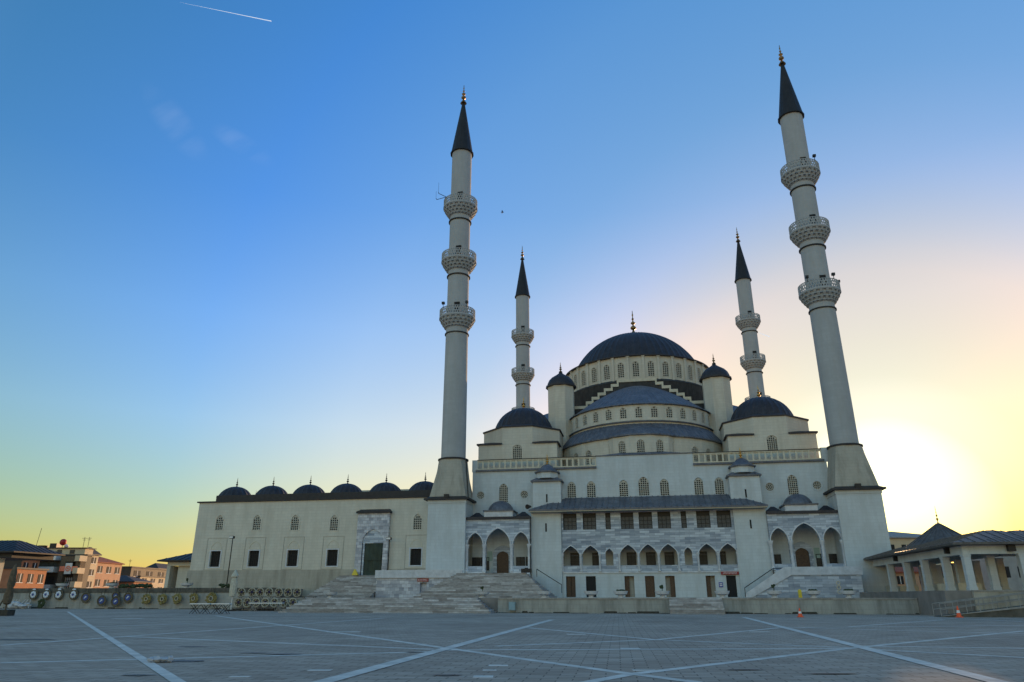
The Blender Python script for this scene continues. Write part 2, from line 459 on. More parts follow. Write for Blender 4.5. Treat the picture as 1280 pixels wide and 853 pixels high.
def lattice_mesh(hw, h, za_rise, cell=.3, mats=('lattice', 'dark')):
    """stone grid in an arched opening, origin at sill centre, front at y=0"""
    mb = MB()
    out = arch(0, hw + .01, -.01, h - za_rise, h + .01)
    holes = []
    nx = max(2, round(2 * hw / cell)); cw = 2 * hw / nx; nz = max(2, round(h / cell)); ch = h / nz
    for i in range(nx):
        for j in range(nz):
            x0 = -hw + i * cw + cw * .15; x1 = x0 + cw * .7; z0 = j * ch + ch * .15; z1 = z0 + ch * .7
            xm = max(abs(x0), abs(x1)) / hw
            if xm >= 1: continue
            lim = h - za_rise + za_rise * (.8 * sqrt(1 - xm * xm) + .2 * (1 - xm))
            z1 = min(z1, lim - .05)
            if z1 > z0 + .1: holes.append(rect(x0, x1, z0, z1))
    mb.wall(out, holes, 0, .1, 0)
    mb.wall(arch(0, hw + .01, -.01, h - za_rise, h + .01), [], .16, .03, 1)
    return mb, mats
def round_lattice_mesh(r):
    mb = MB(); holes = [circ(0, 0, r * .19, 8)] + [circ(r * .46 * cos(k * pi / 3), r * .46 * sin(k * pi / 3), r * .17, 8) for k in range(6)] + [circ(r * .8 * cos(k * pi / 6 + .26), r * .8 * sin(k * pi / 6 + .26), r * .13, 8) for k in range(12)]
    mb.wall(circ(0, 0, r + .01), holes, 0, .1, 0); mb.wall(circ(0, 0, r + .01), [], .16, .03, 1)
    return mb, ('lattice', 'dark')
def surround(mb, cx, hw, z0, zs, za, y, wd=.16, t=.06, mi=0):
    mb.wall(arch(cx, hw + wd, z0, zs, za + wd), [arch(cx, hw + .002, z0 + .004, zs, za + .002)], y - t, t - .004, mi)

def finial(name, parent, c, z0, h, mat='gold', fat=1.0):
    P_ = [(.0, .0), (.16, .0), (.10, .10), (.05, .17), (.035, .22), (.11, .27), (.12, .31), (.10, .35), (.035, .39), (.03, .43),
          (.09, .48), (.095, .51), (.03, .56), (.025, .62), (.055, .66), (.02, .71), (.02, .78), (.035, .82), (.018, .87), (.012, .99), (0, 1.0)]
    mb = MB().revolve([(r * h * fat * .9, z0 + z * h) for r, z in P_], 12, c)
    return mb.build(name, mat, parent, angle=60)
def ribbed_dome(r, z0, h, n, c, rib=.06, segs=12, flare=.25, mi=0, a0=0, a1=2 * pi, power=0, tip=0):
    """dome of lead sheets with raised seams"""
    R = (r * r + h * h) / (2 * h) if h < r else None
    prof = [(r + flare, z0 - .12), (r + flare, z0 + .02)]
    for j in range(segs + 1):
        if power:
            x_ = 1 - j / segs; prof.append((r * x_, z0 + .06 + h * (1 - x_ ** power)))
        elif R:
            t0 = math.asin(min(1, r / R)); t = t0 * (1 - j / segs)
            prof.append((R * sin(t), z0 + .06 + (R * cos(t) - (R - h))))
        else:
            t = pi / 2 * j / segs; prof.append((r * cos(t), z0 + .06 + h * sin(t)))
    if tip:
        prof = [p for p in prof if p[0] > r * .13]
        zt = prof[-1][1]; prof += [(r * .07, zt + tip * .35), (r * .03, zt + tip), (0, zt + tip * 1.05)]
    else: prof[-1] = (0, prof[-1][1])
    mb = MB().revolve(prof, n * 4, c, mi, a0, a1, rmod=lambda i: rib if i % 4 == 0 else 0)
    return mb

# ---------------------------------------------------------------- ground
mb = MB(); mb.poly([(-9000, -3000, 0), (9000, -3000, 0), (9000, 12000, 0), (-9000, 12000, 0)])
tag(mb.build("plaza_ground", 'paving', frame=ID, smooth=False), kind='structure')
mb = MB()
def stripe(pts, wd, z):
    pts = [P(x, y, 0) for x, y in pts]
    for a, b in zip(pts, pts[1:]):
        d = (b - a); d.z = 0; d.normalize(); nrm = Vector((-d.y, d.x, 0)) * wd / 2
        mb.poly([(q.x, q.y, z) for q in (a - nrm, b - nrm, b + nrm, a + nrm)])
wide = [((85, 765), (232, 859)), ((390, 857), (690, 775)), ((930, 772), (1262, 857))]
thin = [((0, 807), (480, 773)), ((160, 796), (540, 812)), ((270, 770), (640, 822)), ((640, 822.2), (790, 843)), ((0, 829), (540, 815)),
        ((540, 813), (1060, 811)), ((790, 843), (1060, 811)), ((1060, 811), (1280, 789)), ((620, 808), (820, 800)), ((820, 800), (975, 785)),
        ((660, 785), (820, 800)), ((820, 800), (1060, 810)), ((1080, 808), (1290, 811)), ((1085, 812), (1290, 823)), ((790, 843), (900, 857)),
        ((790, 843), (715, 857)), ((995, 785), (1290, 782)), ((1120, 770), (1290, 778)), ((960, 784), (1290, 793)), ((0, 787), (240, 780)), ((1060, 784), (1180, 775))]
for i, s_ in enumerate(thin): stripe(s_, .29, .004 + .0002 * i)
for i, s_ in enumerate(wide): stripe(s_, (.25, .4, .4)[i], .010 + .001 * i)
for i, (x, y, wx, wy) in enumerate(((623, 832, .45, .3), (604, 846, .4, .4), (788, 811, .6, .5), (160, 773.5, 2.2, .8), (612, 838, .3, .25), (950, 790, .9, .4), (805, 838, .5, .22), (400, 838, .5, .3), (430, 790, 1.5, .6), (720, 793, .8, .5), (300, 846, .4, .2))):
    q = P(x, y, 0); mb.box(q.x - wx / 2, q.x + wx / 2, q.y - wy / 2, q.y + wy / 2, -.01, .003 + .0001 * i)
tag(mb.build("plaza_stripes", 'stripe', frame=ID, smooth=False), kind='structure')
# a stripe's pale repair slabs are in the paving; terrace slabs
TZ = 1.45
mb = MB()
mb.box(-9.7, 90, -24.7, 64, -.5, TZ)
mb.box(-21.7, -9.71, -17.7, 64, -.5, TZ - .004)
tag(mb.build("terrace_pavement", 'terrace', smooth=False), kind='structure')
mb = MB(); mb.box(-140, -21.71, -7.7, 64, -.5, 2.6)
tag(mb.build("upper_terrace_pavement", 'terrace', smooth=False), kind='structure')

def retaining(name, pts, h, label, cap=.16, wmat='wall', cmat='wallcap'):
    """low wall along pts (frame coordinates), coping on top, dirt line at the foot"""
    a, b = Vector((*pts[0], 0)), Vector((*pts[1], 0)); d = (b - a).normalized(); nrm = Vector((d.y, -d.x, 0))
    ang = math.atan2(d.y, d.x); L_ = (b - a).length
    t = thing(name, (a.x, a.y, 0), label, 'wall')
    T = Matrix.Translation(a) @ Matrix.Rotation(ang, 4, 'Z')
    m1 = MB(); m1.tf = T; m1.box(0, L_, 0, .3, 0, h - cap); m1.build("wall_face", wmat, t)
    m2 = MB(); m2.tf = T
    x = 0
    while x < L_ - .01:
        x1 = min(L_, x + random.uniform(1.5, 2.2)); dz = random.uniform(-.012, .012)
        m2.box(x + .01, x1 - .01, -.07, .42, h - cap + .002, h + dz); x = x1
    m2.build("coping", cmat, t)
    m3 = MB(); m3.tf = T; x = 0
    while x < L_ - .4:
        x1 = min(L_, x + random.uniform(.4, 2.5)); hh = random.choice((.05, .08, .12, .2))
        if random.random() < .75: m3.frustum([(x, -.05), (x1, -.05), (x1, -.003), (x, -.003)], .002, [(x + .1, -.02), (x1 - .1, -.02), (x1 - .1, -.003), (x + .1, -.003)], hh)
        x = x1
    m3.build("moss_line", 'dirt', t)
    return t
retaining("retaining_wall", ((11.9, -25), (29, -25)), TZ, "low rendered terrace wall between the broad stairs and the small steps")
retaining("retaining_wall", ((34, -25), (51.5, -25)), TZ, "low rendered terrace wall right of the small steps, up to the ramp")
retaining("retaining_wall", ((-21.7, -18), (-10, -18)), TZ, "low wall behind the two rows of cream ringed wreaths")
retaining("retaining_wall", ((-140, -8), (-21.7, -8)), 2.7, "long stained wall on the left with blue and yellow wreaths hung on it", .62, cmat='mossy')

# ---------------------------------------------------------------- stairs
def flight(name, label, u0, u1, wf, wb, z0, z1, n, grow0=0.0, grow1=0.0, base=None):
    """stacked slabs; grow0/1: how much the lowest slab is longer at the left / right end"""
    t = MB(); tr = (wb - wf) / n; rs = (z1 - z0) / n
    for k in range(n):
        q = 1 - (k + 1) / n
        t.box(u0 - grow0 * q, u1 + grow1 * q, wf + tr * k, wb, z0 + rs * k + (.002 if k else 0), z0 + rs * (k + 1) - .03)
        t.box(u0 - grow0 * q - .03, u1 + grow1 * q + .03, wf + tr * k - .035, wf + tr * k + min(tr, .6) + .02, z0 + rs * (k + 1) - .03, z0 + rs * (k + 1))
        t.box(u0 - grow0 * q, u1 + grow1 * q, wf + tr * k + min(tr, .6) + .02, wb, z0 + rs * (k + 1) - .03, z0 + rs * (k + 1) - .003)
    o = t.build(name, 'steps', base=(u0, wf, z0), smooth=False)
    return tag(o, label, 'stairs')
flight("plaza_stairs", "broad flight of patchwork marble steps rising from the plaza at the left", -9.0, 9.8, -27.6, -24.9, 0, TZ, 8, 2.0, 2.2)
flight("terrace_steps", "small flight of pale steps set before the low terrace wall", 29, 34, -27.2, -25, 0, TZ, 8)
flight("portal_stairs", "worn stepped pyramid of marble leading up to the left portico", 2.9, 12.0, -14.5, -7.2, TZ, 4.4, 16, 3.6, 4.0)
flight("courtyard_stairs", "worn marble steps leading up to the green covered door", -16.0, -8.3, -8.5, -.4, TZ, 4.4, 16, 1.4, 0)

# ---------------------------------------------------------------- marble landings
t = thing("marble_landing", (-8.1, -7.2, TZ), "blue grey marble block landing with a small black doorway under a red sign", 'landing')
mb = MB(); mb.wall(rect(-8.1, 2.9, TZ, 3.85), [rect(-2.1, -1.2, TZ + .05, 3.3)], -7.0, .5, 0); mb.box(-8.1, 2.9, -6.49, -3.1, TZ, 3.85); mb.build("block_wall", 'marble_block', t)
mb = MB(); mb.box(-8.1, 11.7, -7.0, -.1, 3.86, 4.38); mb.build("landing_floor", 'capstone', t)
mb = MB(); mb.box(-8.25, 3.6, -7.2, -6.9, 3.88, 4.85); mb.box(-8.25, -7.9, -6.9, -.4, 3.88, 4.85); mb.build("parapet", 'capstone', t)
mb = MB(); mb.box(-2.15, -1.15, -6.4, -6.3, TZ, 3.3); mb.build("doorway", 'dark', t)
def letters(mb, x0, x1, z, h, y, mi, seed):
    rnd = random.Random(seed); x = x0
    while x < x1 - h * .5:
        w_ = h * rnd.choice((.35, .5, .6)); s_ = h * .16
        mb.box(x, x + s_, y, y + .012, z, z + h, mi)
        k = rnd.random()
        if k < .4: mb.box(x + s_ + .001, x + w_, y, y + .012, z + h - s_, z + h, mi)
        if k < .7: mb.box(x + s_ + .001, x + w_, y, y + .012, z + h * .42, z + h * .42 + s_, mi)
        else: mb.box(x + w_ - s_, x + w_, y, y + .012, z, z + h, mi)
        if k > .3: mb.box(x + s_ + .001, x + w_ - s_ - .001, y, y + .012, z, z + s_, mi)
        x += w_ + h * .22
mb = MB(); mb.box(-2.45, -.95, -7.12, -7.03, 3.42, 3.8, 0); letters(mb, -2.05, -1.02, 3.53, .16, -7.135, 1, 3)
mb.poly([(-2.38, -7.13, 3.61), (-2.18, -7.13, 3.52), (-2.18, -7.13, 3.70)], 1); mb.build("red_sign", ['sign_red', 'white'], t)

t = thing("marble_landing", (43.0, -6.0, TZ), "veined marble landing with a diagonal side stair before the right portico", 'landing')
mb = MB(); mb.box(44.2, 52.0, -6.0, -2.9, TZ, 4.0)
mb.wall([(38.9, TZ), (44.19, TZ), (44.19, 4.0)], [], -6.0, .4); mb.build("block_wall", 'marble', t)
mb = MB(); mb.box(43.2, 52.2, -5.6, -.1, 4.02, 4.4); mb.build("landing_floor", 'capstone', t)
mb = MB(); mb.box(44.2, 52.2, -6.15, -5.85, 4.02, 4.95)
mb.wall([(38.6, TZ + .02), (39.3, TZ + .02), (44.19, 4.05), (44.19, 4.95), (43.4, 4.95), (38.6, 1.95)], [], -6.15, .25); mb.build("parapet", 'capstone', t)
mb = MB()
for k in range(16):
    q = k / 16; mb.box(38.9 + 5.1 * q, 44.1, -5.6, -3.2, TZ + 2.95 * q + (.002 if k else 0), TZ + 2.95 * (q + 1 / 16))
mb.build("side_stair", 'steps', t, smooth=False)
mb = MB(); mb.torus((49.3, -6.03, 2.6), .2, .05, 'y', 12, 6); mb.torus((49.3, -6.03, 3.1), .2, .05, 'y', 12, 6); mb.torus((49.3, -6.03, 2.1), .2, .05, 'y', 12, 6); mb.build("carved_ornament", 'trim', t)

# ---------------------------------------------------------------- the mosque
AX = 27.25; WC = 31.3
mosque = thing("mosque", (AX, 1.5, TZ), "large domed cream mosque with grey lead roofs between four minarets", 'mosque')
MBASE = BASE[mosque.name]
def mpart(proto, u, w, z, rz=0):
    return part_copy(proto, mosque, Vector((u, w, z)) - MBASE, rz)
def proto_part(mbm, name, u, w, z, rz=0, parent=None):
    """build a mesh authored at its own origin as the first instance of a repeated part"""
    mb, mats = mbm
    p = parent or mosque
    off = BASE[p.name]
    s = BASE[p.name].copy(); BASE[p.name] = Vector((0, 0, 0))
    o = mb.build(name, mats, p); BASE[p.name] = s
    o.location = Vector((u, w, z)) - off; o.rotation_euler = (0, 0, rz)
    return o
# front wall, with true window openings
W1 = 1.5
tallw = [(AX - 20.0, 14.4, 17.05, .64), (AX - 10.1, 14.8, 17.05, .6), (AX - 7.3, 14.8, 17.05, .6), (AX - 2.75, 14.8, 17.1, .6), (AX + .05, 14.85, 17.45, .72),
         (AX + 2.9, 14.8, 17.1, .6), (AX + 7.55, 14.8, 17.15, .6), (AX + 10.3, 14.8, 17.1, .6), (AX + 19.9, 14.5, 17.15, .64)]
rounds = [(AX - 23.4, 15.45), (AX - 16.95, 15.4), (AX + 16.9, 15.6), (AX + 23.0, 15.65)]
holes = [arch(u, hw, z0, z1 - hw * 1.15, z1) for u, z0, z1, hw in tallw] + [circ(u, z, .55) for u, z in rounds]
mb = MB(); mb.wall([(2.6, TZ), (51.9, TZ), (51.9, 18.85), (34.3, 18.85), (34.3, 20.55), (20.8, 20.55), (20.8, 18.85), (2.6, 18.85)], holes, W1, .6)
for u, z0, z1, hw in tallw: surround(mb, u, hw, z0 - .1, z1 - hw * 1.15, z1, W1, .14, .05)
for u, z in rounds: mb.wall(circ(u, z, .72), [circ(u, z, .552)], W1 - .05, .046)
mb.box(2.5, 3.3, W1 + .02, W1 + .5, 18.86, 20.6); mb.box(51.4, 53.0, W1 + .02, W1 + .5, 18.86, 20.75)
mb.build("front_wall", 'pale', mosque)
mb = MB(); mb.box(2.61, 3.1, 2.12, 60.5, TZ, 18.8); mb.box(51.4, 51.89, 2.12, 60.5, TZ, 18.8); mb.box(3.11, 51.39, 60, 60.5, TZ, 18.8); mb.build("side_walls", 'plaster', mosque)
mb = MB(); mb.box(3.12, 51.38, 2.12, 59.9, 18.4, 18.8); mb.build("flat_roof", 'lead', mosque)
mb = MB()
for a, b in ((3.1, 20.79), (34.31, 51.6)): mb.box(a, b, W1 - .3, W1 + .6, 18.86, 19.12)
mb.box(20.7, 34.4, W1 - .14, W1 + .62, 20.56, 20.68)
mb.frustum([(21.5, 1.5), (33, 1.5), (33, 2.1), (21.5, 2.1)], 20.69, [(24, 1.7), (30.5, 1.7), (30.5, 2.1), (24, 2.1)], 20.98)
mb.build("cornice", 'lead', mosque)
for (a, b) in ((3.3, 20.75), (34.35, 51.4)):
    mb = MB(); n = 21; st = (b - a) / n
    mb.box(a, b, W1 - .02, W1 + .072, 19.13, 19.32); mb.box(a, b, W1 - .04, W1 + .074, 20.38, 20.52); mb.box(a, b, W1 - .09, W1 + .3, 20.521, 20.63, 1)
    for i in range(n + 1): mb.box(a + st * i - .12 if i else a, a + st * i + .12 if i < n else b, W1, W1 + .07, 19.321, 20.379)
    for i in range(n): mb.box(a + st * i + .12, a + st * i + st - .12, W1 + .08, W1 + .14, 20.25, 20.379)
    mb.build("balustrade", ['trim', 'cornice'], mosque)
first = None
for u, z0, z1, hw in tallw:
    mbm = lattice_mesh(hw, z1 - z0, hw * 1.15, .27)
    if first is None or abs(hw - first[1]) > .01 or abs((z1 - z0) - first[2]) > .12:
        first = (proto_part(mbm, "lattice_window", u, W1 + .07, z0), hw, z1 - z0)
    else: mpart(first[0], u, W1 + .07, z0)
pr_ = None
for u, z in rounds:
    if pr_ is None: pr_ = proto_part(round_lattice_mesh(.55), "round_window", u, W1 + .07, z)
    else: mpart(pr_, u, W1 + .07, z)

# central porch: ground floor, arcade, window band
PW = -1.5
doors = [(-10.9, -9.65), (-8.25, -6.95), (-3.2, -1.95), (-.55, .65), (2.05, 3.25), (7.15, 8.3), (9.7, 10.9)]
mb = MB(); mb.wall(rect(15.9, 38.75, TZ, 4.6), [rect(AX + a, AX + b, TZ + .06, 4.12) for a, b in doors], PW, .45)
mb.build("porch_base_wall", 'pale', mosque)
gal = [(-10.15, 1.12, 8.0), (-7.5, 1.1, 8.0), (-5.02, .5, 7.6), (-2.5, 1.12, 8.05), (.1, 1.12, 8.08), (2.72, 1.12, 8.08), (5.22, .5, 7.65), (7.65, 1.12, 8.05), (10.3, 1.1, 8.05)]
band = [(-11.1, -9.25), (-8.4, -6.6), (-5.35, -4.65), (-3.3, -1.6), (-.88, .88), (1.6, 3.3), (4.65, 5.35), (6.65, 8.4), (9.25, 11.05)]
mb = MB(); mb.wall(rect(15.9, 38.75, 4.62, 12.42), [arch(AX + c, hw, 5.45, 6.8 if hw > .8 else 7.0, z, 9, .55) for c, hw, z in gal] + [rect(AX + a, AX + b, 10.1, 12.3) for a, b in band], PW, .4)
mb.build("porch_marble_wall", 'marble', mosque)
mb = MB(); mb.box(15.9, 38.75, PW - .12, PW, 4.5, 4.68); mb.build("string_course", 'capstone', mosque)
mb = MB()
for c, hw, z in gal:
    zs = 6.8 if hw > .8 else 7.0
    mb.wall(arch(AX + c, hw + .12, zs - .05, zs, z + .14, 9, .55), [arch(AX + c, hw + .003, zs - .046, zs, z + .003, 9, .55)], PW - .04, .037)
mb.build("arch_moulding", 'capstone', mosque)
cp = None
for c in (-8.82, 8.98, -1.2, 1.42, -11.28, -6.3, -3.72, 3.95, 6.45, 11.4):
    mb = MB().revolve([(0, 0), (.2, 0), (.2, .14), (.13, .2), (.12, 1.95), (.2, 2.15), (.22, 2.3), (0, 2.3)], 12)
    if cp is None: cp = proto_part((mb, 'capstone'), "porch_column", AX + c, PW - .08, 4.7)
    else: mpart(cp, AX + c, PW - .08, 4.7)
mb = MB(); mb.box(15.9, 38.75, PW + .46, W1 - .01, 4.2, 4.5); mb.box(15.9, 38.75, PW + .46, W1 - .01, 8.7, 9.0); mb.box(15.9, 38.75, PW + .41, W1 - .01, 12.35, 12.5)
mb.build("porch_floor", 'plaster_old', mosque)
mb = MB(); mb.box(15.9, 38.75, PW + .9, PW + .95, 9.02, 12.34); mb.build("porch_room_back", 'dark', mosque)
def casement(w_, h, cols, rows, pane='curtain', dark_top=.0):
    mb = MB(); f = .07
    mb.box(-w_ / 2, w_ / 2, 0, .08, 0, f); mb.box(-w_ / 2, w_ / 2, 0, .08, h - f, h)
    mb.box(-w_ / 2, -w_ / 2 + f, 0, .08, f, h - f); mb.box(w_ / 2 - f, w_ / 2, 0, .08, f, h - f)
    iw, ih = w_ - 2 * f, h - 2 * f
    for i in range(1, cols): x = -iw / 2 + iw * i / cols; mb.box(x - .03, x + .03, .01, .07, f, h - f)
    for j in range(1, rows): z = f + ih * j / rows; mb.box(-iw / 2, iw / 2, .015, .065, z - .03, z + .03)
    if dark_top: mb.box(-iw / 2, iw / 2, .02, .06, h - f - dark_top, h - f)
    mb.box(-iw / 2, iw / 2, .08, .11, f, h - f, 1)
    return mb, ('iron', pane)
prev = {}
for a, b in band:
    key = 'n' if b - a < 1 else 'w'
    wd = .7 if key == 'n' else 1.76
    u = AX + (a + b) / 2
    if key not in prev: prev[key] = proto_part(casement(wd, 2.2, 1 if key == 'n' else 3, 4, 'curtain', .5), "casement_window", u, PW + .22, 10.1)
    else: mpart(prev[key], u, PW + .22, 10.1)
g0 = None
for c in (-9.9, -6.9, -2.2, .4, 2.85, 7.2, 9.6):
    if g0 is None: g0 = proto_part(casement(1.25, 1.75, 2, 3, 'glass'), "gallery_window", AX + c, W1 - .125, 5.5)
    else: mpart(g0, AX + c, W1 - .125, 5.5)
def door_mesh(w_, h, mat='wood'):
    mb = MB(); mb.box(-w_ / 2, w_ / 2, 0, .06, 0, h)
    for i in (0, 1):
        for j in range(2): mb.box(-w_ / 2 + .1 + i * w_ / 2, -.1 + i * w_ / 2, -.02, -.002, .2 + j * h / 2, h / 2 - .15 + j * h / 2)
    return mb, mat
d0 = proto_part(door_mesh(.62, 2.6), "ground_door", AX - 10.5, PW + .3, TZ + .06)
for c, w_ in ((-9.95, 0), (-7.3, 0), (-2.9, .1), (-.3, 0), (.3, .1), (2.95, .1), (7.45, .1), (10.2, .3)):
    mpart(d0, AX + c, PW + .3 + w_, TZ + .06)
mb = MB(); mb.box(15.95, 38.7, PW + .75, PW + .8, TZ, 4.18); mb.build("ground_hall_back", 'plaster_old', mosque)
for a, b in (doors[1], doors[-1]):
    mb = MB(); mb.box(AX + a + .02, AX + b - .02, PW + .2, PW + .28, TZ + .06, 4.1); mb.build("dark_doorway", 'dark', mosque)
mb = MB(); mb.box(AX + 9.1, AX + 11.3, PW - .22, PW - .13, 4.22, 4.6, 0); letters(mb, AX + 9.35, AX + 11.1, 4.32, .18, PW - .236, 1, 9); mb.build("red_sign", ['sign_red', 'white'], mosque)
mb = MB(); mb.box(AX + 8.72, AX + 9.22, PW - .06, PW - .004, 2.7, 3.3, 0); mb.box(AX + 8.8, AX + 9.14, PW - .075, PW - .062, 2.84, 2.95, 1); mb.box(AX + 8.8, AX + 9.14, PW - .075, PW - .062, 3.05, 3.16, 1); mb.build("blue_notice", ['blue', 'white'], mosque)

# porch roof
def roof(mb, x0, x1, y0, y1, z0, rx0, rx1, ry, rz, mi=0, seam=None):
    """lean-to hip roof: eave rectangle front y0, back y1; ridge at ry"""
    mb.box(x0, x1, y0, y1, z0 - .22, z0, mi)
    mb.poly([(x0, y0, z0 + .001), (x1, y0, z0 + .001), (rx1, ry, rz), (rx0, ry, rz)], mi)
    mb.poly([(x0, y0, z0 + .001), (rx0, ry, rz), (x0, ry, z0 + .001)], mi)
    mb.poly([(x1, y0, z0 + .001), (x1, ry, z0 + .001), (rx1, ry, rz)], mi)
    n = int((x1 - x0) / (seam or .75))
    for i in range(1, n):
        x = x0 + (x1 - x0) * i / n
        if x < rx0: q = (x - x0) / (rx0 - x0)
        elif x > rx1: q = (x1 - x) / (x1 - rx1)
        else: q = 1
        mb.tube((x, y0, z0 + .03), (x, y0 + (ry - y0) * q, z0 + .03 + (rz - z0) * q), .07, 4, mi)
mb = MB(); roof(mb, 11.65, 42.9, -3.1, 1.45, 12.75, 16.3, 38.6, 1.45, 14.75); mb.build("porch_roof", 'lead', mosque)
mb = MB(); mb.box(11.7, 42.85, -3.0, -1.9, 12.42, 12.525); mb.build("eave_soffit", 'trim', mosque)

# stair towers
for s in (-1, 1):
    c = AX + s * 13.42; cw = .55
    mb = MB()
    mb.box(c - 2.05, c + 2.05, -1.8, 1.48, TZ, 12.41); mb.box(c - 1.98, c + 1.98, -.5, 1.47, 12.411, 16.85)
    mb.frustum(ngon((c, cw), 1.62, 8, pi / 8), 17.35, ngon((c, cw), 1.62, 8, pi / 8), 18.15)
    mb.box(c - 2.0, c + 2.0, -.52, 1.46, 15.15, 15.2)
    mb.build("stair_tower", 'pale', mosque)
    mb = MB(); mb.box(c - 2.25, c + 2.25, -.8, 1.49, 16.86, 17.05)
    mb.frustum([(c - 2.2, -.75), (c + 2.2, -.75), (c + 2.2, 1.48), (c - 2.2, 1.48)], 17.051, [(c - 1.5, -.3), (c + 1.5, -.3), (c + 1.5, 1.4), (c - 1.5, 1.4)], 17.45)
    mb.frustum(ngon((c, cw), 1.9, 8, pi / 8), 18.16, ngon((c, cw), 1.9, 8, pi / 8), 18.32)
    mb.frustum(ngon((c, cw), 1.7, 8, pi / 8), 18.321, ngon((c, cw), .7, 8, pi / 8), 19.25); mb.frustum(ngon((c, cw), .7, 8, pi / 8), 19.251, ngon((c, cw), .2, 8, pi / 8), 19.5)
    mb.build("tower_cap", 'lead', mosque)
    finial("tower_finial", mosque, (c, cw), 19.4, 1.6, 'gold', 1.5)
    mb = MB(); mb.box(c - .1, c + .1, -.54, -.502, 14.0, 15.1); mb.box(c - .1, c + .1, -1.84, -1.802, 9.9, 11.0); mb.build("slit_window", 'dark', mosque)

# porticoes
for s in (-1, 1):
    C_ = AX + s * 20.0
    u0, u1 = (2.68, 11.75) if s < 0 else (42.75, 51.5)
    mid = (u0 + u1) / 2
    mb = MB()
    hs = [arch(mid - 3.2, 1.08, 5.45, 8.2, 9.85), arch(mid, 1.68, 4.46, 8.2, 10.4), arch(mid + 3.2, 1.08, 5.45, 8.2, 9.85)]
    mb.wall(rect(u0, u1, 4.4, 11.62), hs, -2.2, .5)
    mb.build("portico_arcade", 'marble', mosque)
    mb = MB()
    for cx, hw, za in ((mid - 3.2, 1.08, 9.85), (mid, 1.68, 10.4), (mid + 3.2, 1.08, 9.85)):
        mb.wall(arch(cx, hw + .13, 8.16, 8.2, za + .16), [arch(cx, hw + .003, 8.163, 8.2, za + .003)], -2.25, .047)
    mb.build("arch_moulding", 'capstone', mosque)
    for cx in (mid - 1.9, mid + 1.9, mid - 4.32, mid + 4.32):
        mb = MB().revolve([(0, 4.72), (.3, 4.72), (.3, 4.95), (.2, 5.05), (.19, 7.75), (.22, 7.8), (.32, 8.15), (.34, 8.3), (0, 8.3)], 14, (cx, -2.15))
        mb.build("portico_column", 'capstone', mosque)
    mb = MB(); mb.box(u0, mid - 1.7, -2.3, -1.2, 4.41, 4.72); mb.box(mid + 1.7, u1, -2.3, -1.2, 4.41, 4.72); mb.build("portico_plinth", 'capstone', mosque)
    mb = MB(); mb.box(u0, u1, -2.2, 1.49, 4.1, 4.395); mb.box(u0, u1, -1.69, 1.49, 11.0, 11.6)
    mb.box(u0, u0 + .1, -1.69, 1.49, 4.4, 10.99); mb.box(u1 - .1, u1, -1.69, 1.49, 4.4, 10.99)
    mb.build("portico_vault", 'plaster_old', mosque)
    mb = MB(); mb.box(u0, u1, -2.5, 1.49, 11.63, 11.95)
    for a in (-1, 1): mb.frustum(sq((mid + a * 3.3, -.3), 1.15), 11.951, sq((mid + a * 3.3, -.3), .2), 12.75)
    mb.build("portico_roof", 'darklead', mosque)
    mb = MB(); mb.box(mid - 2.0, mid + 2.0, -2.0, 1.4, 11.96, 12.72); mb.build("dome_drum", 'capstone', mosque)
    mb = ribbed_dome(1.85, 12.85, 1.45, 14, (mid, -.2), .04, 7, .0); mb.box(mid - 2.15, mid + 2.15, -2.15, 1.42, 12.73, 12.9); mb.build("portico_dome", 'lead', mosque)
    # door inside
    mb = MB(); mb.wall(arch(mid, 1.35, 4.41, 7.4, 8.4), [arch(mid, .85, 4.42, 6.9, 7.6)], W1 - .2, .18); mb.build("door_surround", 'marble', mosque)
    mb = MB(); mb.wall(arch(mid, .84, 4.42, 6.9, 7.58), [], W1 - .08, .07)
    for q in (-.42, .42):
        for j in range(3): mb.box(mid + q - .28, mid + q + .28, W1 - .1, W1 - .082, 4.6 + j * .8, 5.25 + j * .8)
    mb.build("portal_door", 'wood', mosque)
    for q in ((-3.9, -2.6, 2.5, 3.9) if s < 0 else (-3.3, 2.3, 3.9)):
        if g0: mpart(g0, mid + q, W1 - .125, 5.05)
    mb = MB(); mb.box(mid - s * 1.9 * -1 - .35, mid - s * 1.9 * -1 + .35, W1 - .05, W1 - .004, 6.3, 7.6); mb.build("notice_board", 'green_board', mosque)
    # rain pipe
    mb = MB(); uu = u1 - .03 if s < 0 else u1 + .02
    mb.tube((uu, -2.3, 4.4), (uu, -2.3, 11.6), .07, 8); mb.build("rain_pipe", 'iron', mosque)

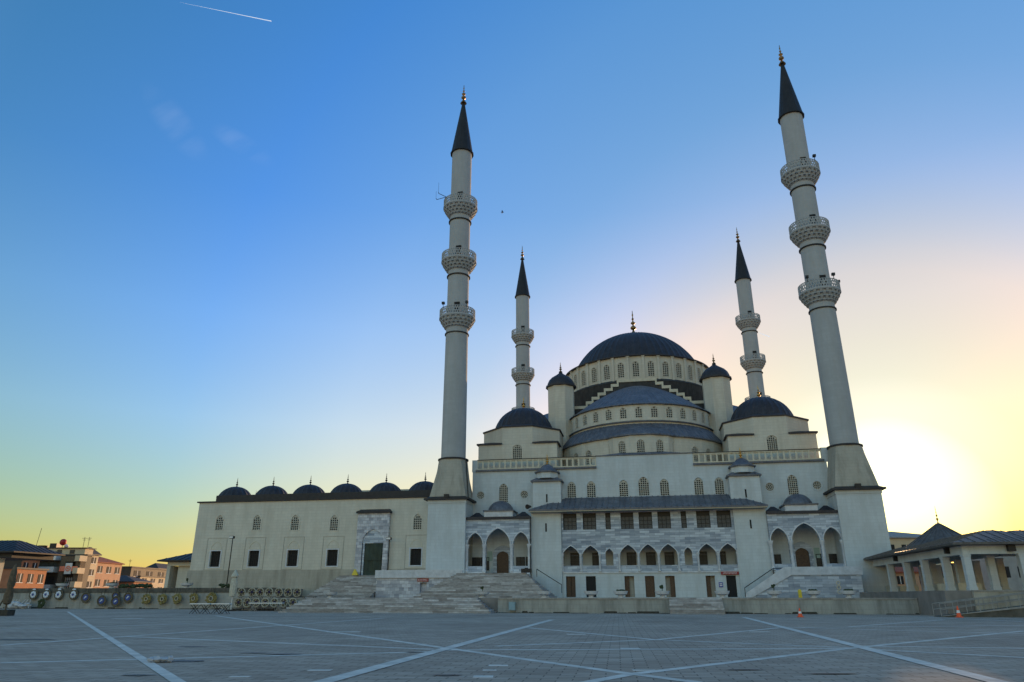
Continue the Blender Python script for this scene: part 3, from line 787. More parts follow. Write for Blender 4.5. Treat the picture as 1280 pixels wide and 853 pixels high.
# corner halls with domes
def corner(cu, cw, window):
    h = 6.0; ch = 3.7
    oct_ = [(cu - h + ch, cw - h), (cu + h - ch, cw - h), (cu + h, cw - h + ch), (cu + h, cw + h - ch), (cu + h - ch, cw + h), (cu - h + ch, cw + h), (cu - h, cw + h - ch), (cu - h, cw - h + ch)]
    o2 = [(cu + (x - cu) * 1.03, cw + (y - cw) * 1.03) for x, y in oct_]
    mb = MB()
    if window: mb.wall(rect(cu - h, cu + h, 18.81, 23.2), [arch(cu, .7, 20.6, 22.6, 23.12)], cw - h, .4)
    else: mb.box(cu - h, cu + h, cw - h, cw - h + .4, 18.81, 23.2)
    mb.box(cu - h, cu + h, cw - h + .41, cw + h, 18.81, 23.2)
    mb.frustum(oct_, 23.21, oct_, 25.85)
    if window: surround(mb, cu, .7, 21.0, 22.6, 23.12, cw - h, .3, .05)
    mb.build("corner_hall", 'plaster', mosque)
    mb = MB()
    for sx in (-1, 1):
        for sy in (-1, 1):
            A = (cu + sx * (h + .25), cw + sy * (h + .25)); B = (cu + sx * (h - ch), cw + sy * (h + .25)); Cc = (cu + sx * (h + .25), cw + sy * (h - ch))
            tri = [A, B, Cc] if sx * sy < 0 else [A, Cc, B]
            if sx * sy > 0: tri = [B, A, Cc]
            Tt = (cu + sx * (h - ch / 2 - .1), cw + sy * (h - ch / 2 - .1))
            mb.frustum(tri, 23.201, tri, 23.42)
            a = [mb.addv((x, y, 23.421)) for x, y in tri]; t_ = mb.addv((*Tt, 24.0))
            for i in range(3): mb.face((a[i], a[(i + 1) % 3], t_))
    mb.frustum(o2, 25.86, o2, 26.05); mb.frustum(o2, 26.051, [(cu + (x - cu) * .8, cw + (y - cw) * .8) for x, y in oct_], 26.5)
    mb.build("corner_roof", 'darklead', mosque)
    ribbed_dome(4.6, 26.45, 3.7, 28, (cu, cw), .1, 10, .1).build("corner_dome", 'darklead', mosque)
    finial("dome_finial", mosque, (cu, cw), 30.0, 2.2, 'gold', 1.3)
for su in (-1, 1):
    for i, cw in enumerate((9.5, 53.1)): corner(AX + su * 18.3, cw, i == 0)
w0 = proto_part(lattice_mesh(.69, 2.5, .6, .27), "lattice_window", AX - 18.3, 3.5 + .06, 20.61)
mpart(w0, AX + 18.3, 3.56, 20.61)

# octagonal turrets at the great dome
for su in (-1, 1):
    for cw in (15.0, 47.6):
        c = (AX + su * 12.75, cw)
        mb = MB().frustum(ngon(c, 2.3, 8, pi / 8), 18.81, ngon(c, 2.3, 8, pi / 8), 34.95)
        mb.build("turret", 'plaster', mosque)
        mb = MB().revolve([(2.2, 34.96), (2.55, 34.97), (2.55, 35.2), (2.35, 35.25), (2.28, 35.6), (2.0, 36.2), (1.5, 36.75), (.8, 37.2), (.35, 37.55), (.15, 38.0), (0, 38.02)], 64, c, rmod=lambda i: .05 if i % 4 == 0 else 0)
        mb.build("turret_dome", 'darklead', mosque)
        finial("turret_finial", mosque, c, 37.8, 1.8, 'brass', 1.3)

# half domes, stepped gables; four sides round the great dome
def rotm(k): return Matrix.Translation((AX, WC, 0)) @ Matrix.Rotation(k * pi / 2, 4, 'Z') @ Matrix.Translation((-AX, -WC, 0))
SW = 16.9      # depth of the stepped gable
R1 = 11.6
steps_u = [11.2, 8.75, 7.75, 6.7, 5.6, 4.4, 3.35]; zt = [32.0, 32.75, 33.5, 34.2, 34.9, 35.6, 36.35]
def step_line(off=0.0, du=0.0):
    pts = []
    for i, u in enumerate(steps_u):
        if i: pts.append((AX - u + du, zt[i - 1] + off))
        pts.append((AX - u + (du if i else 0), zt[i] + off))
    return pts + [(2 * AX - x, z) for x, z in reversed(pts)]
def facet_wall(mb, c, r, n_half, step, z0, z1, holes_at, hw, hz0, hz1, rise, t=.35):
    """polygonal wall round c, facing -w; holes on the facets whose index is in holes_at"""
    w_ = 2 * r * math.tan(step / 2) / 2
    for k in range(-n_half, n_half + 1):
        a = k * step
        old = mb.tf
        T = Matrix.Translation((c[0], c[1], 0)) @ Matrix.Rotation(a, 4, 'Z') @ Matrix.Translation((0, -r, 0))
        mb.tf = (old @ T) if old is not None else T
        hs = [arch(0, hw, hz0, hz1 - rise, hz1)] if k in holes_at else []
        mb.wall(rect(-w_, w_, z0, z1), hs, 0, t)
        if hs: surround(mb, 0, hw, hz0 - .05, hz1 - rise, hz1, 0, .1, .04)
        mb.tf = old
for k in range(4):
    T = rotm(k)
    front = k == 0
    mb = MB(); mb.tf = T
    ln = step_line(-.01)
    mb.wall([(AX - 11.2, 18.82)] + [(AX + 11.2, 18.82)] + ln[::-1], [], SW, .6); mb.build("gable_wall", 'blacklead', mosque)
    mb = MB(); mb.tf = T
    up = step_line(.14); dn = step_line(-.36, .3)
    dn = [(AX - 11.2, 31.64)] + dn[1:-1] + [(AX + 11.2, 31.64)]
    mb.wall(dn + up[::-1], [], SW - .16, .157); mb.build("stepped_band", 'trim', mosque)
    mb = MB(); mb.tf = T
    facet_wall(mb, (AX, SW + .1), R1, 7, radians(11.6), 26.55, 29.0, range(-7, 8) if front else (), .48, 27.0, 28.65, .42)
    mb.revolve([(R1 + .12, 26.0), (R1 + .12, 26.3)], 60, (AX, SW), a0=pi, a1=2 * pi)
    mb.build("upper_apse_wall", 'plaster', mosque)
    mb = ribbed_dome(R1 - .05, 29.1, 5.9, 44, (AX, SW - .01), .1, 12, .3, a0=pi, a1=2 * pi, power=1.55)
    mb.revolve([(R1 - .3, 26.56), (R1 + .45, 26.35), (R1 + .45, 26.25), (R1 + .1, 26.24)], 60, (AX, SW), a0=pi, a1=2 * pi)
    mb.v = [T @ p for p in mb.v]
    mb.build("half_dome", 'lead', mosque)
    mb = MB(); mb.tf = T
    facet_wall(mb, (AX, SW), 13.3, 7, radians(12), 18.82, 23.6, (-4, -3, 3, 4) if front else (), .55, 20.3, 22.4, .5)
    facet_wall(mb, (AX, 8.55), 6.3, 3, radians(25.5), 18.83, 23.6, (-2, -1, 0, 1, 2) if front else (), .55, 20.7, 22.95, .5)
    mb.build("lower_apse_wall", 'plaster', mosque)
    mb = MB().revolve([(13.2, 23.61), (13.65, 23.62), (13.65, 23.78), (R1 + .13, 26.0)], 4 * 46, (AX, SW), 0, pi, 2 * pi, rmod=lambda i: .1 if i % 4 == 0 else 0)
    mb.revolve([(6.2, 23.615), (6.65, 23.625), (6.65, 23.8), (5.9, 24.6), (4.2, 25.6), (2.0, 26.2), (0, 26.35)], 4 * 26, (AX, 8.55), 0, pi - .3, 2 * pi + .3, rmod=lambda i: .05 if i % 4 == 0 else 0)
    mb.v = [T @ p for p in mb.v]
    mb.build("apse_roof", 'lead', mosque)
p1 = p2 = None
for k in range(-7, 8):
    a = k * radians(11.6); r = R1 - .06
    u, w = AX + r * sin(a), SW + .1 - r * cos(a)
    if p1 is None: p1 = proto_part(lattice_mesh(.48, 1.64, .42, .3), "apse_window", u, w, 27.0, a)
    else: mpart(p1, u, w, 27.0, a)
for k in (-4, -3, 3, 4):
    a = k * radians(12); r = 13.24; u, w = AX + r * sin(a), SW - r * cos(a)
    if p2 is None: p2 = proto_part(lattice_mesh(.55, 2.1, .5, .3), "apse_window", u, w, 20.3, a)
    else: mpart(p2, u, w, 20.3, a)
for k in (-2, -1, 0, 1, 2):
    a = k * radians(25.5); r = 6.24; mpart(p2, AX + r * sin(a), 8.55 - r * cos(a), 20.8, a)

# the great dome
mb = MB().revolve([(13.95, 18.82), (13.95, 36.1), (14.05, 36.3), (13.3, 36.85)], 96, (AX, WC)); mb.build("drum_skirt", 'blacklead', mosque)
RD = 13.25
mb = MB()
st = 2 * pi / 32; w_ = RD * math.tan(st / 2)
for k in range(32):
    a = k * st; kk = k if k <= 16 else k - 32
    T = Matrix.Translation((AX, WC, 0)) @ Matrix.Rotation(a, 4, 'Z') @ Matrix.Translation((0, -RD, 0))
    mb.tf = T
    hs = [arch(0, .55, 37.3, 39.55, 40.0)] if abs(kk) <= 9 else []
    mb.wall(rect(-w_, w_, 36.6, 40.95), hs, 0, .4)
    mb.box(w_ - .22, w_ + .18, -.22, -.002, 36.7, 40.75); mb.box(w_ - .3, w_ + .26, -.3, -.002, 40.751, 40.94)
    if hs: surround(mb, 0, .55, 37.2, 39.55, 40.0, 0, .14, .05)
mb.tf = None
mb.build("dome_drum", 'plaster', mosque)
pd = None
for k in range(-9, 10):
    a = k * st; r = RD - .06; u, w = AX + r * sin(a), WC - r * cos(a)
    if pd is None: pd = proto_part(lattice_mesh(.54, 2.7, .45, .34), "drum_window", u, w, 37.3, a)
    else: mpart(pd, u, w, 37.3, a)
mb = ribbed_dome(11.85, 41.5, 7.9, 60, (AX, WC), .12, 18, .2, tip=.7)
mb.revolve([(13.1, 40.96), (13.75, 40.97), (13.75, 41.12), (11.9, 41.5)], 96, (AX, WC)); mb.build("great_dome", 'darklead', mosque)
finial("great_finial", mosque, (AX, WC), 49.6, 5.3, 'brass', 1.0)

# ---------------------------------------------------------------- minarets
def minaret(cu, cw, label):
    t = thing("minaret", (cu, cw, TZ), label, 'minaret', 'minarets at the corners of the mosque')
    c = (cu, cw)
    mb = MB(); mb.box(cu - 2.72, cu + 2.72, cw - 2.8, cw + 2.7, TZ, 13.9)
    mb.box(cu - 2.8, cu + 2.8, cw - 2.88, cw + 2.78, 13.901, 14.35); mb.build("base_block", 'pale', t)
    mb = MB(); mb.box(cu - 3.25, cu + 3.25, cw - 3.3, cw + 3.2, 14.36, 14.6)
    mb.frustum(sq(c, 3.1), 14.601, sq(c, 2.6), 14.85); mb.build("base_cornice", 'cornice', t)
    N = 32; lo = []; hi = []
    for i in range(N):
        a = 2 * pi * i / N; ca, sa = cos(a), sin(a); q = 2.62 / max(abs(ca), abs(sa))
        lo.append((cu + q * ca, cw + q * sa)); q2 = 2.0 / max(abs(ca), abs(sa)); q2 = min(q2, 2.12)
        hi.append((cu + q2 * ca, cw + q2 * sa))
    mb = MB().frustum(lo, 14.86, hi, 20.3); mb.build("tapering_base", 'plaster_old' if cw < 20 else 'shaft', t, angle=20)
    prof = [(2.0, 20.31), (2.25, 20.32), (2.25, 20.5), (2.0, 20.6)]
    MB().revolve([(0, 20.305)] + prof + [(0, 20.61)], 32, c).build("base_ring", 'cornice', t)
    MB().revolve([(1.82, 20.55), (1.74, 40.3), (1.70, 42), (1.68, 73.35)], 32, c).build("shaft", 'shaft', t, angle=50)
    for zb in (43.0, 52.9, 62.9):
        mb = MB()
        rs = [(1.75, -2.05), (2.05, -1.75), (2.35, -1.3), (2.62, -.85), (2.8, -.42)]
        for i in range(4):
            r0, z0 = rs[i]; r1, z1 = rs[i + 1]
            n = 20; g = i % 2
            mb.revolve([(r0 - .12, zb + z0), (r0 - .05, zb + z1 - .03)], n * 4, c)
            mb.revolve([(1.6, zb + z1 - .09), (r1, zb + z1 - .09), (r1, zb + z1), (1.6, zb + z1)], n * 2, c)
            for k in range(n):   # little corbels
                a = 2 * pi * (k + .5 * g) / n
                T = Matrix.Translation((cu, cw, 0)) @ Matrix.Rotation(a, 4, 'Z')
                mb.tf = T
                mb.frustum([(r0 - .3, -.12), (r0 - .02, -.12), (r0 - .02, .12), (r0 - .3, .12)], zb + z0 + .02, [(r0 - .3, -.2), (r1 - .02, -.2), (r1 - .02, .2), (r0 - .3, .2)], zb + z1 - .091)
                mb.tf = None
        mb.revolve([(1.6, zb - .42), (2.86, zb - .419), (2.86, zb - .2), (1.6, zb - .19)], 48, c)
        mb.revolve([(1.6, zb - 3.05), (1.9, zb - 3.0), (1.9, zb - 2.85), (1.6, zb - 2.8)], 32, c, 1)
        mb.build("balcony", ['shaft', 'cornice'], t, angle=25)
        mb = MB()
        for z in (-.19, .2, .62, 1.0): mb.revolve([(2.72, zb + z), (2.82, zb + z), (2.82, zb + z + .09), (2.72, zb + z + .09), (2.72, zb + z)], 48, c)
        n = 48
        for k in range(n):
            a = 2 * pi * k / n; b = 2 * pi * (k + 1) / n
            if k % 3 == 0: mb.tube((cu + 2.77 * cos(a), cw + 2.77 * sin(a), zb - .19), (cu + 2.77 * cos(a), cw + 2.77 * sin(a), zb + 1.1), .08, 6)
            z0, z1 = (-.1, 1.0) if k % 2 else (1.0, -.1)
            mb.tube((cu + 2.77 * cos(a), cw + 2.77 * sin(a), zb + z0), (cu + 2.77 * cos(b), cw + 2.77 * sin(b), zb + z1), .065, 4)
            mb.tube((cu + 2.77 * cos(a), cw + 2.77 * sin(a), zb + z1), (cu + 2.77 * cos(b), cw + 2.77 * sin(b), zb + z0), .065, 4)
        mb.build("balcony_railing", 'shaft', t)
        mb = MB(); mb.box(cu - .1, cu + .75, cw - 1.76, cw - 1.6, zb - .15, zb + 2.0); mb.build("balcony_door", 'dark', t)
    MB().revolve([(0, 73.3), (1.98, 73.31), (1.98, 73.5), (1.8, 73.8), (.18, 84.4), (0, 84.45)], 64, c, rmod=lambda i: .04 if i % 4 == 0 else 0).build("spire", 'spire', t)
    finial("finial", t, c, 84.1, 4.0, 'brass', 1.0)
    return t
m1 = minaret(0, 0, "tall white minaret at the front left corner, its balconies carrying a bent aerial")
m2 = minaret(54.1, 0, "tall white minaret at the front right corner, the nearest and leaning furthest")
minaret(0, 62.6, "minaret behind the left corner dome, the rear one on the left")
minaret(54.1, 62.6, "minaret behind the right corner dome, the rear one on the right")
def on_minaret(t, cu, cw, zb, spots, aer=False):
    for a, r in spots:
        mb = MB(); x, y = cu + 2.9 * cos(a), cw + 2.9 * sin(a)
        mb.tube((x, y, zb + .9), (x, y, zb + 1.5), .05, 6); mb.box(x - .22, x + .22, y - .2, y + .2, zb + 1.5, zb + 1.85)
        mb.build("floodlight", 'iron', t)
    if aer:
        mb = MB(); p = (cu - 1.9, cw - 2.1, zb + 1.0)
        mb.path([p, (cu - 3.2, cw - 2.3, zb + 1.7), (cu - 3.25, cw - 2.3, zb + 2.0)], .05); mb.path([(cu - 3.25, cw - 2.3, zb + 2.0), (cu - 3.25, cw - 2.3, zb + 3.8)], .02)
        mb.path([p, (cu - 3.7, cw - 1.6, zb + 1.0), (cu - 3.85, cw - 1.6, zb + 1.25)], .05); mb.path([(cu - 3.85, cw - 1.6, zb + 1.25), (cu - 3.85, cw - 1.6, zb + 2.6)], .02)
        mb.build("aerial", 'iron', t)
on_minaret(m1, 0, 0, 43.0, ((-2.2, 0), (-.8, 0)))
on_minaret(m1, 0, 0, 62.9, (), True)
on_minaret(m2, 54.1, 0, 43.0, ((-2.3, 0), (-1.0, 0), (0.1, 0)))
on_minaret(m2, 54.1, 0, 62.9, ((-.9, 0),))
for t, cu in ((m1, 0), (m2, 54.1)):
    for dx in ((0,) if cu else (0, )):
        mb = MB(); mb.box(cu + dx - .35, cu + dx + .35, -3.3, -2.9, 14.62, 15.1); mb.build("floodlight", 'iron', t)
mb = MB(); mb.path([(2.75, -1.5, 14.8), (2.1, -.6, 20.3)], .07); mb.build("cable", 'iron', m1)

# ---------------------------------------------------------------- courtyard wing
wing = thing("courtyard_wing", (-21.5, 0, TZ), "long cream courtyard building with a row of small lead domes, left of the mosque", 'building')
lowc = [-36.3, -30.05, -23.9, -17.7, -5.1]
upc = [(-36.35, 12.15), (-30.2, 12.07), (-24.05, 11.95), (-17.85, 11.8), (-5.05, 11.75)]
holes = [arch(u, .6, z - 1.08, z + .3, z + 1.1) for u, z in upc] + [rect(u - .82, u + .82, 5.75, 8.0) for u in lowc]
mb = MB(); mb.wall([(-40.2, 5.25), (-2.75, 5.25), (-2.75, 15.15), (-40.2, 15.15)], holes, 0, .5)
mb.box(-40.2, -39.7, .51, 50, TZ, 15.15)
for u, z in upc: surround(mb, u, .6, z - 1.2, z + .3, z + 1.1, 0, .2, .05)
mb.build("front_wall", 'plaster', wing)
mb = MB(); mb.box(-40.45, -2.75, -.15, .5, TZ, 5.24); mb.build("plinth", 'plaster_old', wing)
mb = MB(); mb.box(-40.5, -2.75, -.25, 12.2, 15.16, 15.34); mb.box(-37.9, -2.76, .6, 12, 15.341, 16.3); mb.box(-40.5, -28.5, 12.21, 50, 15.16, 15.34); mb.build("roof_cornice", 'cornice', wing)
mb = MB(); mb.box(-18.5, -8.5, 8.6, 9.0, 16.31, 17.7); mb.build("roof_parapet", 'plaster', wing)
for i, u in enumerate((-36.75, -30.45, -24.15, -17.95, -11.65, -5.4)):
    dm = ribbed_dome(2.55, 16.35, 1.7, 20, (u, 4), .09, 8, .2); d = dm.build("roof_dome", 'darklead', wing)
    finial("dome_finial", d, (u, 4), 17.95, 1.6, 'iron', 1.1)
for w in (10, 16.3, 22.6):
    d = ribbed_dome(2.55, 15.6, 1.75, 22, (-36.75, w), .04, 8, .2).build("roof_dome", 'darklead', wing); finial("dome_finial", d, (-36.75, w), 17.2, 1.2, 'iron', .9)
off = BASE[wing.name]
q = None
for u, z in upc:
    if q is None: q = proto_part(lattice_mesh(.6, 2.2, .8, .3), "lattice_window", u, .06, z - 1.09, 0, wing)
    else: part_copy(q, wing, Vector((u, .06, z - 1.09)) - off)
q = None
for u in lowc:
    mb = MB(); mb.box(-.98, .98, -.06, -.003, -.16, 0, 0); mb.box(-.98, .98, -.06, -.003, 2.25, 2.41, 0); mb.box(-.98, -.82, -.06, -.003, .001, 2.249, 0); mb.box(.82, .98, -.06, -.003, .001, 2.249, 0)
    mb.box(-.82, .82, .3, .34, 0, 2.25, 1)
    for i in range(-2, 3): mb.box(i * .3 - .02, i * .3 + .02, .2, .24, .01, 2.24, 2)
    for j in (1, 2, 3): mb.box(-.81, .81, .245, .28, j * .56 - .02, j * .56 + .02, 2)
    # blind arch and panel outline
    mb.wall(arch(0, .9, 2.45, 2.6, 3.6), [arch(0, .8, 2.5, 2.6, 3.5)], -.04, .037, 3)
    mb.wall(rect(-1.62, 1.62, -.45, 4.15), [rect(-1.55, 1.55, -.38, 4.08)], -.035, .032, 4)
    if q is None: q = proto_part((mb, ('capstone', 'dark', 'iron', 'trim', 'plaster_old')), "barred_window", u, 0, 5.75, 0, wing)
    else: part_copy(q, wing, Vector((u, 0, 5.75)) - off)
mb = MB(); mb.wall(rect(-13.95, -9.15, 4.42, 13.0), [arch(-11.45, 1.6, 4.43, 9.0, 10.75)], -.6, .44)
mb.build("portal_frame", 'marble_block', wing)
mb = MB(); mb.wall(arch(-11.45, 1.62, 8.8, 9.0, 10.75), [], -.4, .2); mb.box(-12.9, -12.66, -.5, -.16, 4.43, 8.79); mb.build("portal_tympanum", 'marble', wing)
mb = MB(); mb.box(-14.15, -8.95, -.95, -.01, 13.01, 13.25); mb.frustum([(-14.1, -.9), (-9, -.9), (-9, -.01), (-14.1, -.01)], 13.251, [(-13.8, -.1), (-9.3, -.1), (-9.3, -.01), (-13.8, -.01)], 13.6); mb.build("portal_canopy", 'cornice', wing)
mb = MB(); n = 14
for i in range(n):
    for j in range(10):
        def cp_(i_, j_): return (-12.65 + 2.6 * i_ / n, -.35 - .1 * sin(i_ * .9) - .07 * sin(j_ * 1.1 + i_ * .5), 4.44 + 4.33 * j_ / 10)
        mb.poly([cp_(i, j), cp_(i + 1, j), cp_(i + 1, j + 1), cp_(i, j + 1)])
mb.box(-12.66, -10.04, -.24, -.17, 4.43, 8.78); mb.box(-12.66, -10.04, -.52, -.46, 6.45, 6.55)
mb.build("door_cover", 'olive', wing, angle=80)

def lamp_post(pos, h, label):
    u, w, z = pos
    t = thing("lamp_post", pos, label, 'lamp post', 'lamp posts along the courtyard wall')
    mb = MB(); mb.tube((u, w, z), (u, w, z + h), .09, 8, r2=.06); mb.tube((u, w, z), (u, w, z + .25), .2, 10); mb.build("pole", 'iron', t)
    mb = MB(); mb.box(u - .35, u + .35, w - .5, w - .05, z + h - .15, z + h + .2); mb.box(u - .3, u + .3, w - .54, w - .505, z + h - .1, z + h + .15, 1); mb.build("lamp_head", ['iron', 'white'], t)
lamp_post((-32.3, -2.5, 2.6), 7.1, "slim grey lamp post before the courtyard wall, between its first two windows")
lamp_post((-8.75, -1.1, 4.4), 4.9, "slim lamp post just right of the green covered door")

# ---------------------------------------------------------------- pavilion on the right
PZ = 2.05
mb = MB(); mb.box(51.52, 100, -31.8, 20, -.5, PZ - .02); tag(mb.build("pavilion_terrace", 'terrace', smooth=False), kind='structure')
retaining("retaining_wall", ((53.6, -32.1), (100, -32.1)), PZ, "dark low wall behind the wheelchair ramp under the open pavilion", .12, 'plaster_old')
pav = thing("open_pavilion", (56, -30, PZ), "open colonnaded pavilion with grey hipped roof and pointed cone, right of the mosque", 'pavilion')
EZ = 6.0
off = BASE[pav.name]
mb = MB()
ro = [(54.2, -30.6), (100, -30.6), (100, -20.0), (64.5, -20.0), (64.5, .5), (54.2, .5)]
# L-shaped roof built from two hips
def hip(mb, x0, x1, y0, y1, z, ins, top, seam=.9):
    mb.box(x0, x1, y0, y1, z - .2, z)
    lo = [(x0, y0), (x1, y0), (x1, y1), (x0, y1)]; k = ins
    hi = [(x0 + k, y0 + k), (x1 - k, y0 + k), (x1 - k, y1 - k), (x0 + k, y1 - k)]
    mb.frustum(lo, z + .001, hi, top)
    for i in range(1, int((x1 - x0) / seam)):
        x = x0 + i * seam; q = min(1, (x - x0) / k, (x1 - x) / k)
        mb.tube((x, y0, z + .03), (x, y0 + k * q, z + .03 + (top - z) * q), .035, 4); mb.tube((x, y1, z + .03), (x, y1 - k * q, z + .03 + (top - z) * q), .035, 4)
    for i in range(1, int((y1 - y0) / seam)):
        y = y0 + i * seam; q = min(1, (y - y0) / k, (y1 - y) / k)
        mb.tube((x0, y, z + .03), (x0 + k * q, y, z + .03 + (top - z) * q), .035, 4); mb.tube((x1, y, z + .03), (x1 - k * q, y, z + .03 + (top - z) * q), .035, 4)
hip(mb, 54.2, 64.6, -30.6, .5, EZ, 4.9, 7.35)
hip(mb, 56.5, 95, -30.55, -20.3, EZ + .01, 4.9, 7.3)
mb.build("hipped_roof", 'brownlead', pav)
cc = (60.3, -11.5)
mb = MB().frustum(ngon(cc, 4.3, 16), 6.4, ngon(cc, .2, 16), 9.25)
for i in range(32):
    a = 2 * pi * i / 32; mb.tube((cc[0] + 4.25 * cos(a), cc[1] + 4.25 * sin(a), 6.42), (cc[0] + .2 * cos(a), cc[1] + .2 * sin(a), 9.27), .03, 4)
mb.build("cone_roof", 'brownlead', pav); finial("cone_finial", pav, cc, 9.1, 2.1, 'gold', .6)
mb = MB(); mb.box(55.2, 55.75, -29.6, -.6, 5.05, 5.78); mb.box(55.76, 95, -29.6, -29.05, 5.05, 5.78); mb.box(61, 61.5, -21.5, -.6, 5.2, 5.78); mb.box(61.51, 95, -22, -21.5, 5.2, 5.78); mb.box(55.76, 60.99, -1.1, -.6, 5.05, 5.78)
mb.build("beam", 'pale', pav)
colp = None
spots = [(55.47, w) for w in (-29.3, -24.6, -19.2, -13.8, -8.2, -2.4, -.9)] + [(61.25, w) for w in (-21.7, -16.5, -11.3, -6.1, -.9)] + [(u, -29.3) for u in (59.9, 64.5, 69.0, 73.5)] + [(u, -21.75) for u in (65.5, 70, 74.5)] + [(58.3, w) for w in (-27, -20, -13, -6)]
for u, w in spots:
    if colp is None:
        mb = MB(); mb.box(-.29, .29, -.29, .29, 0, 3.0); mb.box(-.34, .34, -.34, .34, 0, .3); mb.box(-.33, .33, -.33, .33, 2.8, 2.99)
        colp = proto_part((mb, 'pale'), "column", u, w, PZ, 0, pav)
    else: part_copy(colp, pav, Vector((u, w, PZ)) - off)
for u, w in ((55.1, -26.6), (55.1, -12), (59, -29.75)):
    mb = MB(); mb.box(u - .3, u + .3, w - .3, w + .05, 5.25, 5.75); mb.build("floodlight", 'iron', pav)
for q in ((56.2, 58.2, -24.5, -17, PZ, 2.75), (56.2, 58.2, -8, -3, PZ, 2.75), (60.5, 64, -29.4, -28.9, PZ, 2.7)): mb = MB(); mb.box(*q); mb.build("bench", 'trim', pav)

pav.location = FR @ (BASE[pav.name] + Vector((-.8, 0, 0)))
# ramp with rails
ramp = thing("wheelchair_ramp", (49, -33.8, 0), "grey sloping ramp with thin metal rails below the open pavilion", 'ramp')
r0, r1 = 50.2, 64.0
mb = MB(); a = [mb.addv(p) for p in ((r0, -34.0, .004), (r1, -34.0, .004), (r1, -34.0, 1.75), (r0, -34.0, .05), (r0, -32.2, .004), (r1, -32.2, .004), (r1, -32.2, 1.75), (r0, -32.2, .05))]
for f in ((0, 1, 2, 3), (4, 7, 6, 5), (3, 2, 6, 7), (0, 4, 5, 1), (1, 5, 6, 2), (0, 3, 7, 4)): mb.face([a[i] for i in f])
mb.build("ramp_body", 'mossy', ramp)  # dark tone below the deck edge, shared with the coping
mb = MB(); a = [mb.addv(p) for p in ((r0, -34.08, .055), (r1, -34.08, 1.5), (r1, -34.08, 1.79), (r0, -34.08, .09), (r0, -34.004, .055), (r1, -34.004, 1.5), (r1, -34.004, 1.79), (r0, -34.004, .09))]
for f in ((0, 1, 2, 3), (4, 7, 6, 5), (3, 2, 6, 7), (0, 4, 5, 1), (1, 5, 6, 2), (0, 3, 7, 4)): mb.face([a[i] for i in f])
mb.build("kerb", 'concrete', ramp)
for wr in (-33.9, -32.3):
    mb = MB()
    for zz in (.95, .5): mb.tube((r0, wr, .05 + zz), (r1, wr, 1.75 + zz), .035, 6)
    for i in range(15):
        u = r0 + (r1 - r0) * i / 14; z = .05 + 1.7 * i / 14; mb.tube((u, wr, z), (u, wr, z + .95), .03, 6)
    mb.build("railing", 'concrete', ramp)

# handrails at the towers
mb = MB(); mb.path([(12.9, -4.6, 4.95), (16.2, -5.4, 3.0)], .05); mb.tube((12.9, -4.6, 4.0), (12.9, -4.6, 4.95), .04); mb.tube((16.2, -5.4, 2.0), (16.2, -5.4, 3.0), .04)
tag(mb.build("handrail", 'iron', base=(12.9, -4.6, 3)), "dark sloping handrail at the right edge of the left portal stairs", 'handrail')
mb = MB(); mb.path([(38.9, -3.1, 2.6), (42.6, -3.1, 4.9), (43.6, -3.1, 4.9)], .05); mb.tube((38.9, -3.1, 1.5), (38.9, -3.1, 2.6), .04); mb.tube((42.6, -3.1, 3.6), (42.6, -3.1, 4.9), .04)
tag(mb.build("handrail", 'iron', base=(38.9, -3.1, TZ)), "dark sloping handrail beside the diagonal marble stair on the right", 'handrail')

# ---------------------------------------------------------------- planters
def planter(pos, s=1.0, plant=0):
    u, w, z = pos
    t = thing("stone_planter", pos, '', 'planter', 'stone planters on the terrace edge')
    MB().revolve([(0, z), (.32 * s, z), (.32 * s, z + .08), (.2 * s, z + .14), (.24 * s, z + .2), (.62 * s, z + .34), (.72 * s, z + .58), (.74 * s, z + .64), (.66 * s, z + .64), (.6 * s, z + .56), (0, z + .56)], 20, (u, w)).build("bowl", 'capstone', t)
    if plant == 1:
        mb = MB()
        for i in range(9):
            a = random.uniform(0, 6.28); r = random.uniform(0, .4) * s; mb.blob((u + r * cos(a), w + r * sin(a), z + .66), .16, .16, .12, jit=.3)
        mb.build("low_plant", 'leaf', t)
    if plant == 2:
        mb = MB(); mb.tube((u, w, z + .55), (u + .05, w, z + .95), .04, 6)
        for i in range(5): mb.blob((u + random.uniform(-.15, .1), w, z + .95 + random.uniform(0, .25)), .1, .1, .1, jit=.4)
        mb.build("stalk_plant", 'leaf', t)
    return t
wf = -24.2
for (x, pl, lab) in ((680, 0, "stone planter bowl at the foot of the left tower, beside the stairs"), (739, 0, "empty stone planter bowl before the second ground door from the left tower"),
                     (776, 1, "stone planter bowl with low dark plants before the middle doors"), (828, 2, "stone planter bowl with a single stalk, left of the small steps"),
                     (903, 0, "stone planter bowl before the blue notice, right of the small steps"), (968, 2, "wide shallow stone planter bowl below the diagonal stair"),
                     (1017, 1, "stone planter bowl with dark plants before the marble landing wall"), (1061, 1, "stone planter bowl at the right end of the marble landing")):
    d = ray_dir(x, 745); fi = FR.inverted(); o3 = fi @ Vector((0, 0, EYE)); dd = fi.to_3x3() @ d; tt = (wf - o3.y) / dd.y; u = (o3 + dd * tt).x
    z = TZ
    planter((u, wf, z), 1.0, pl)['label'] = lab
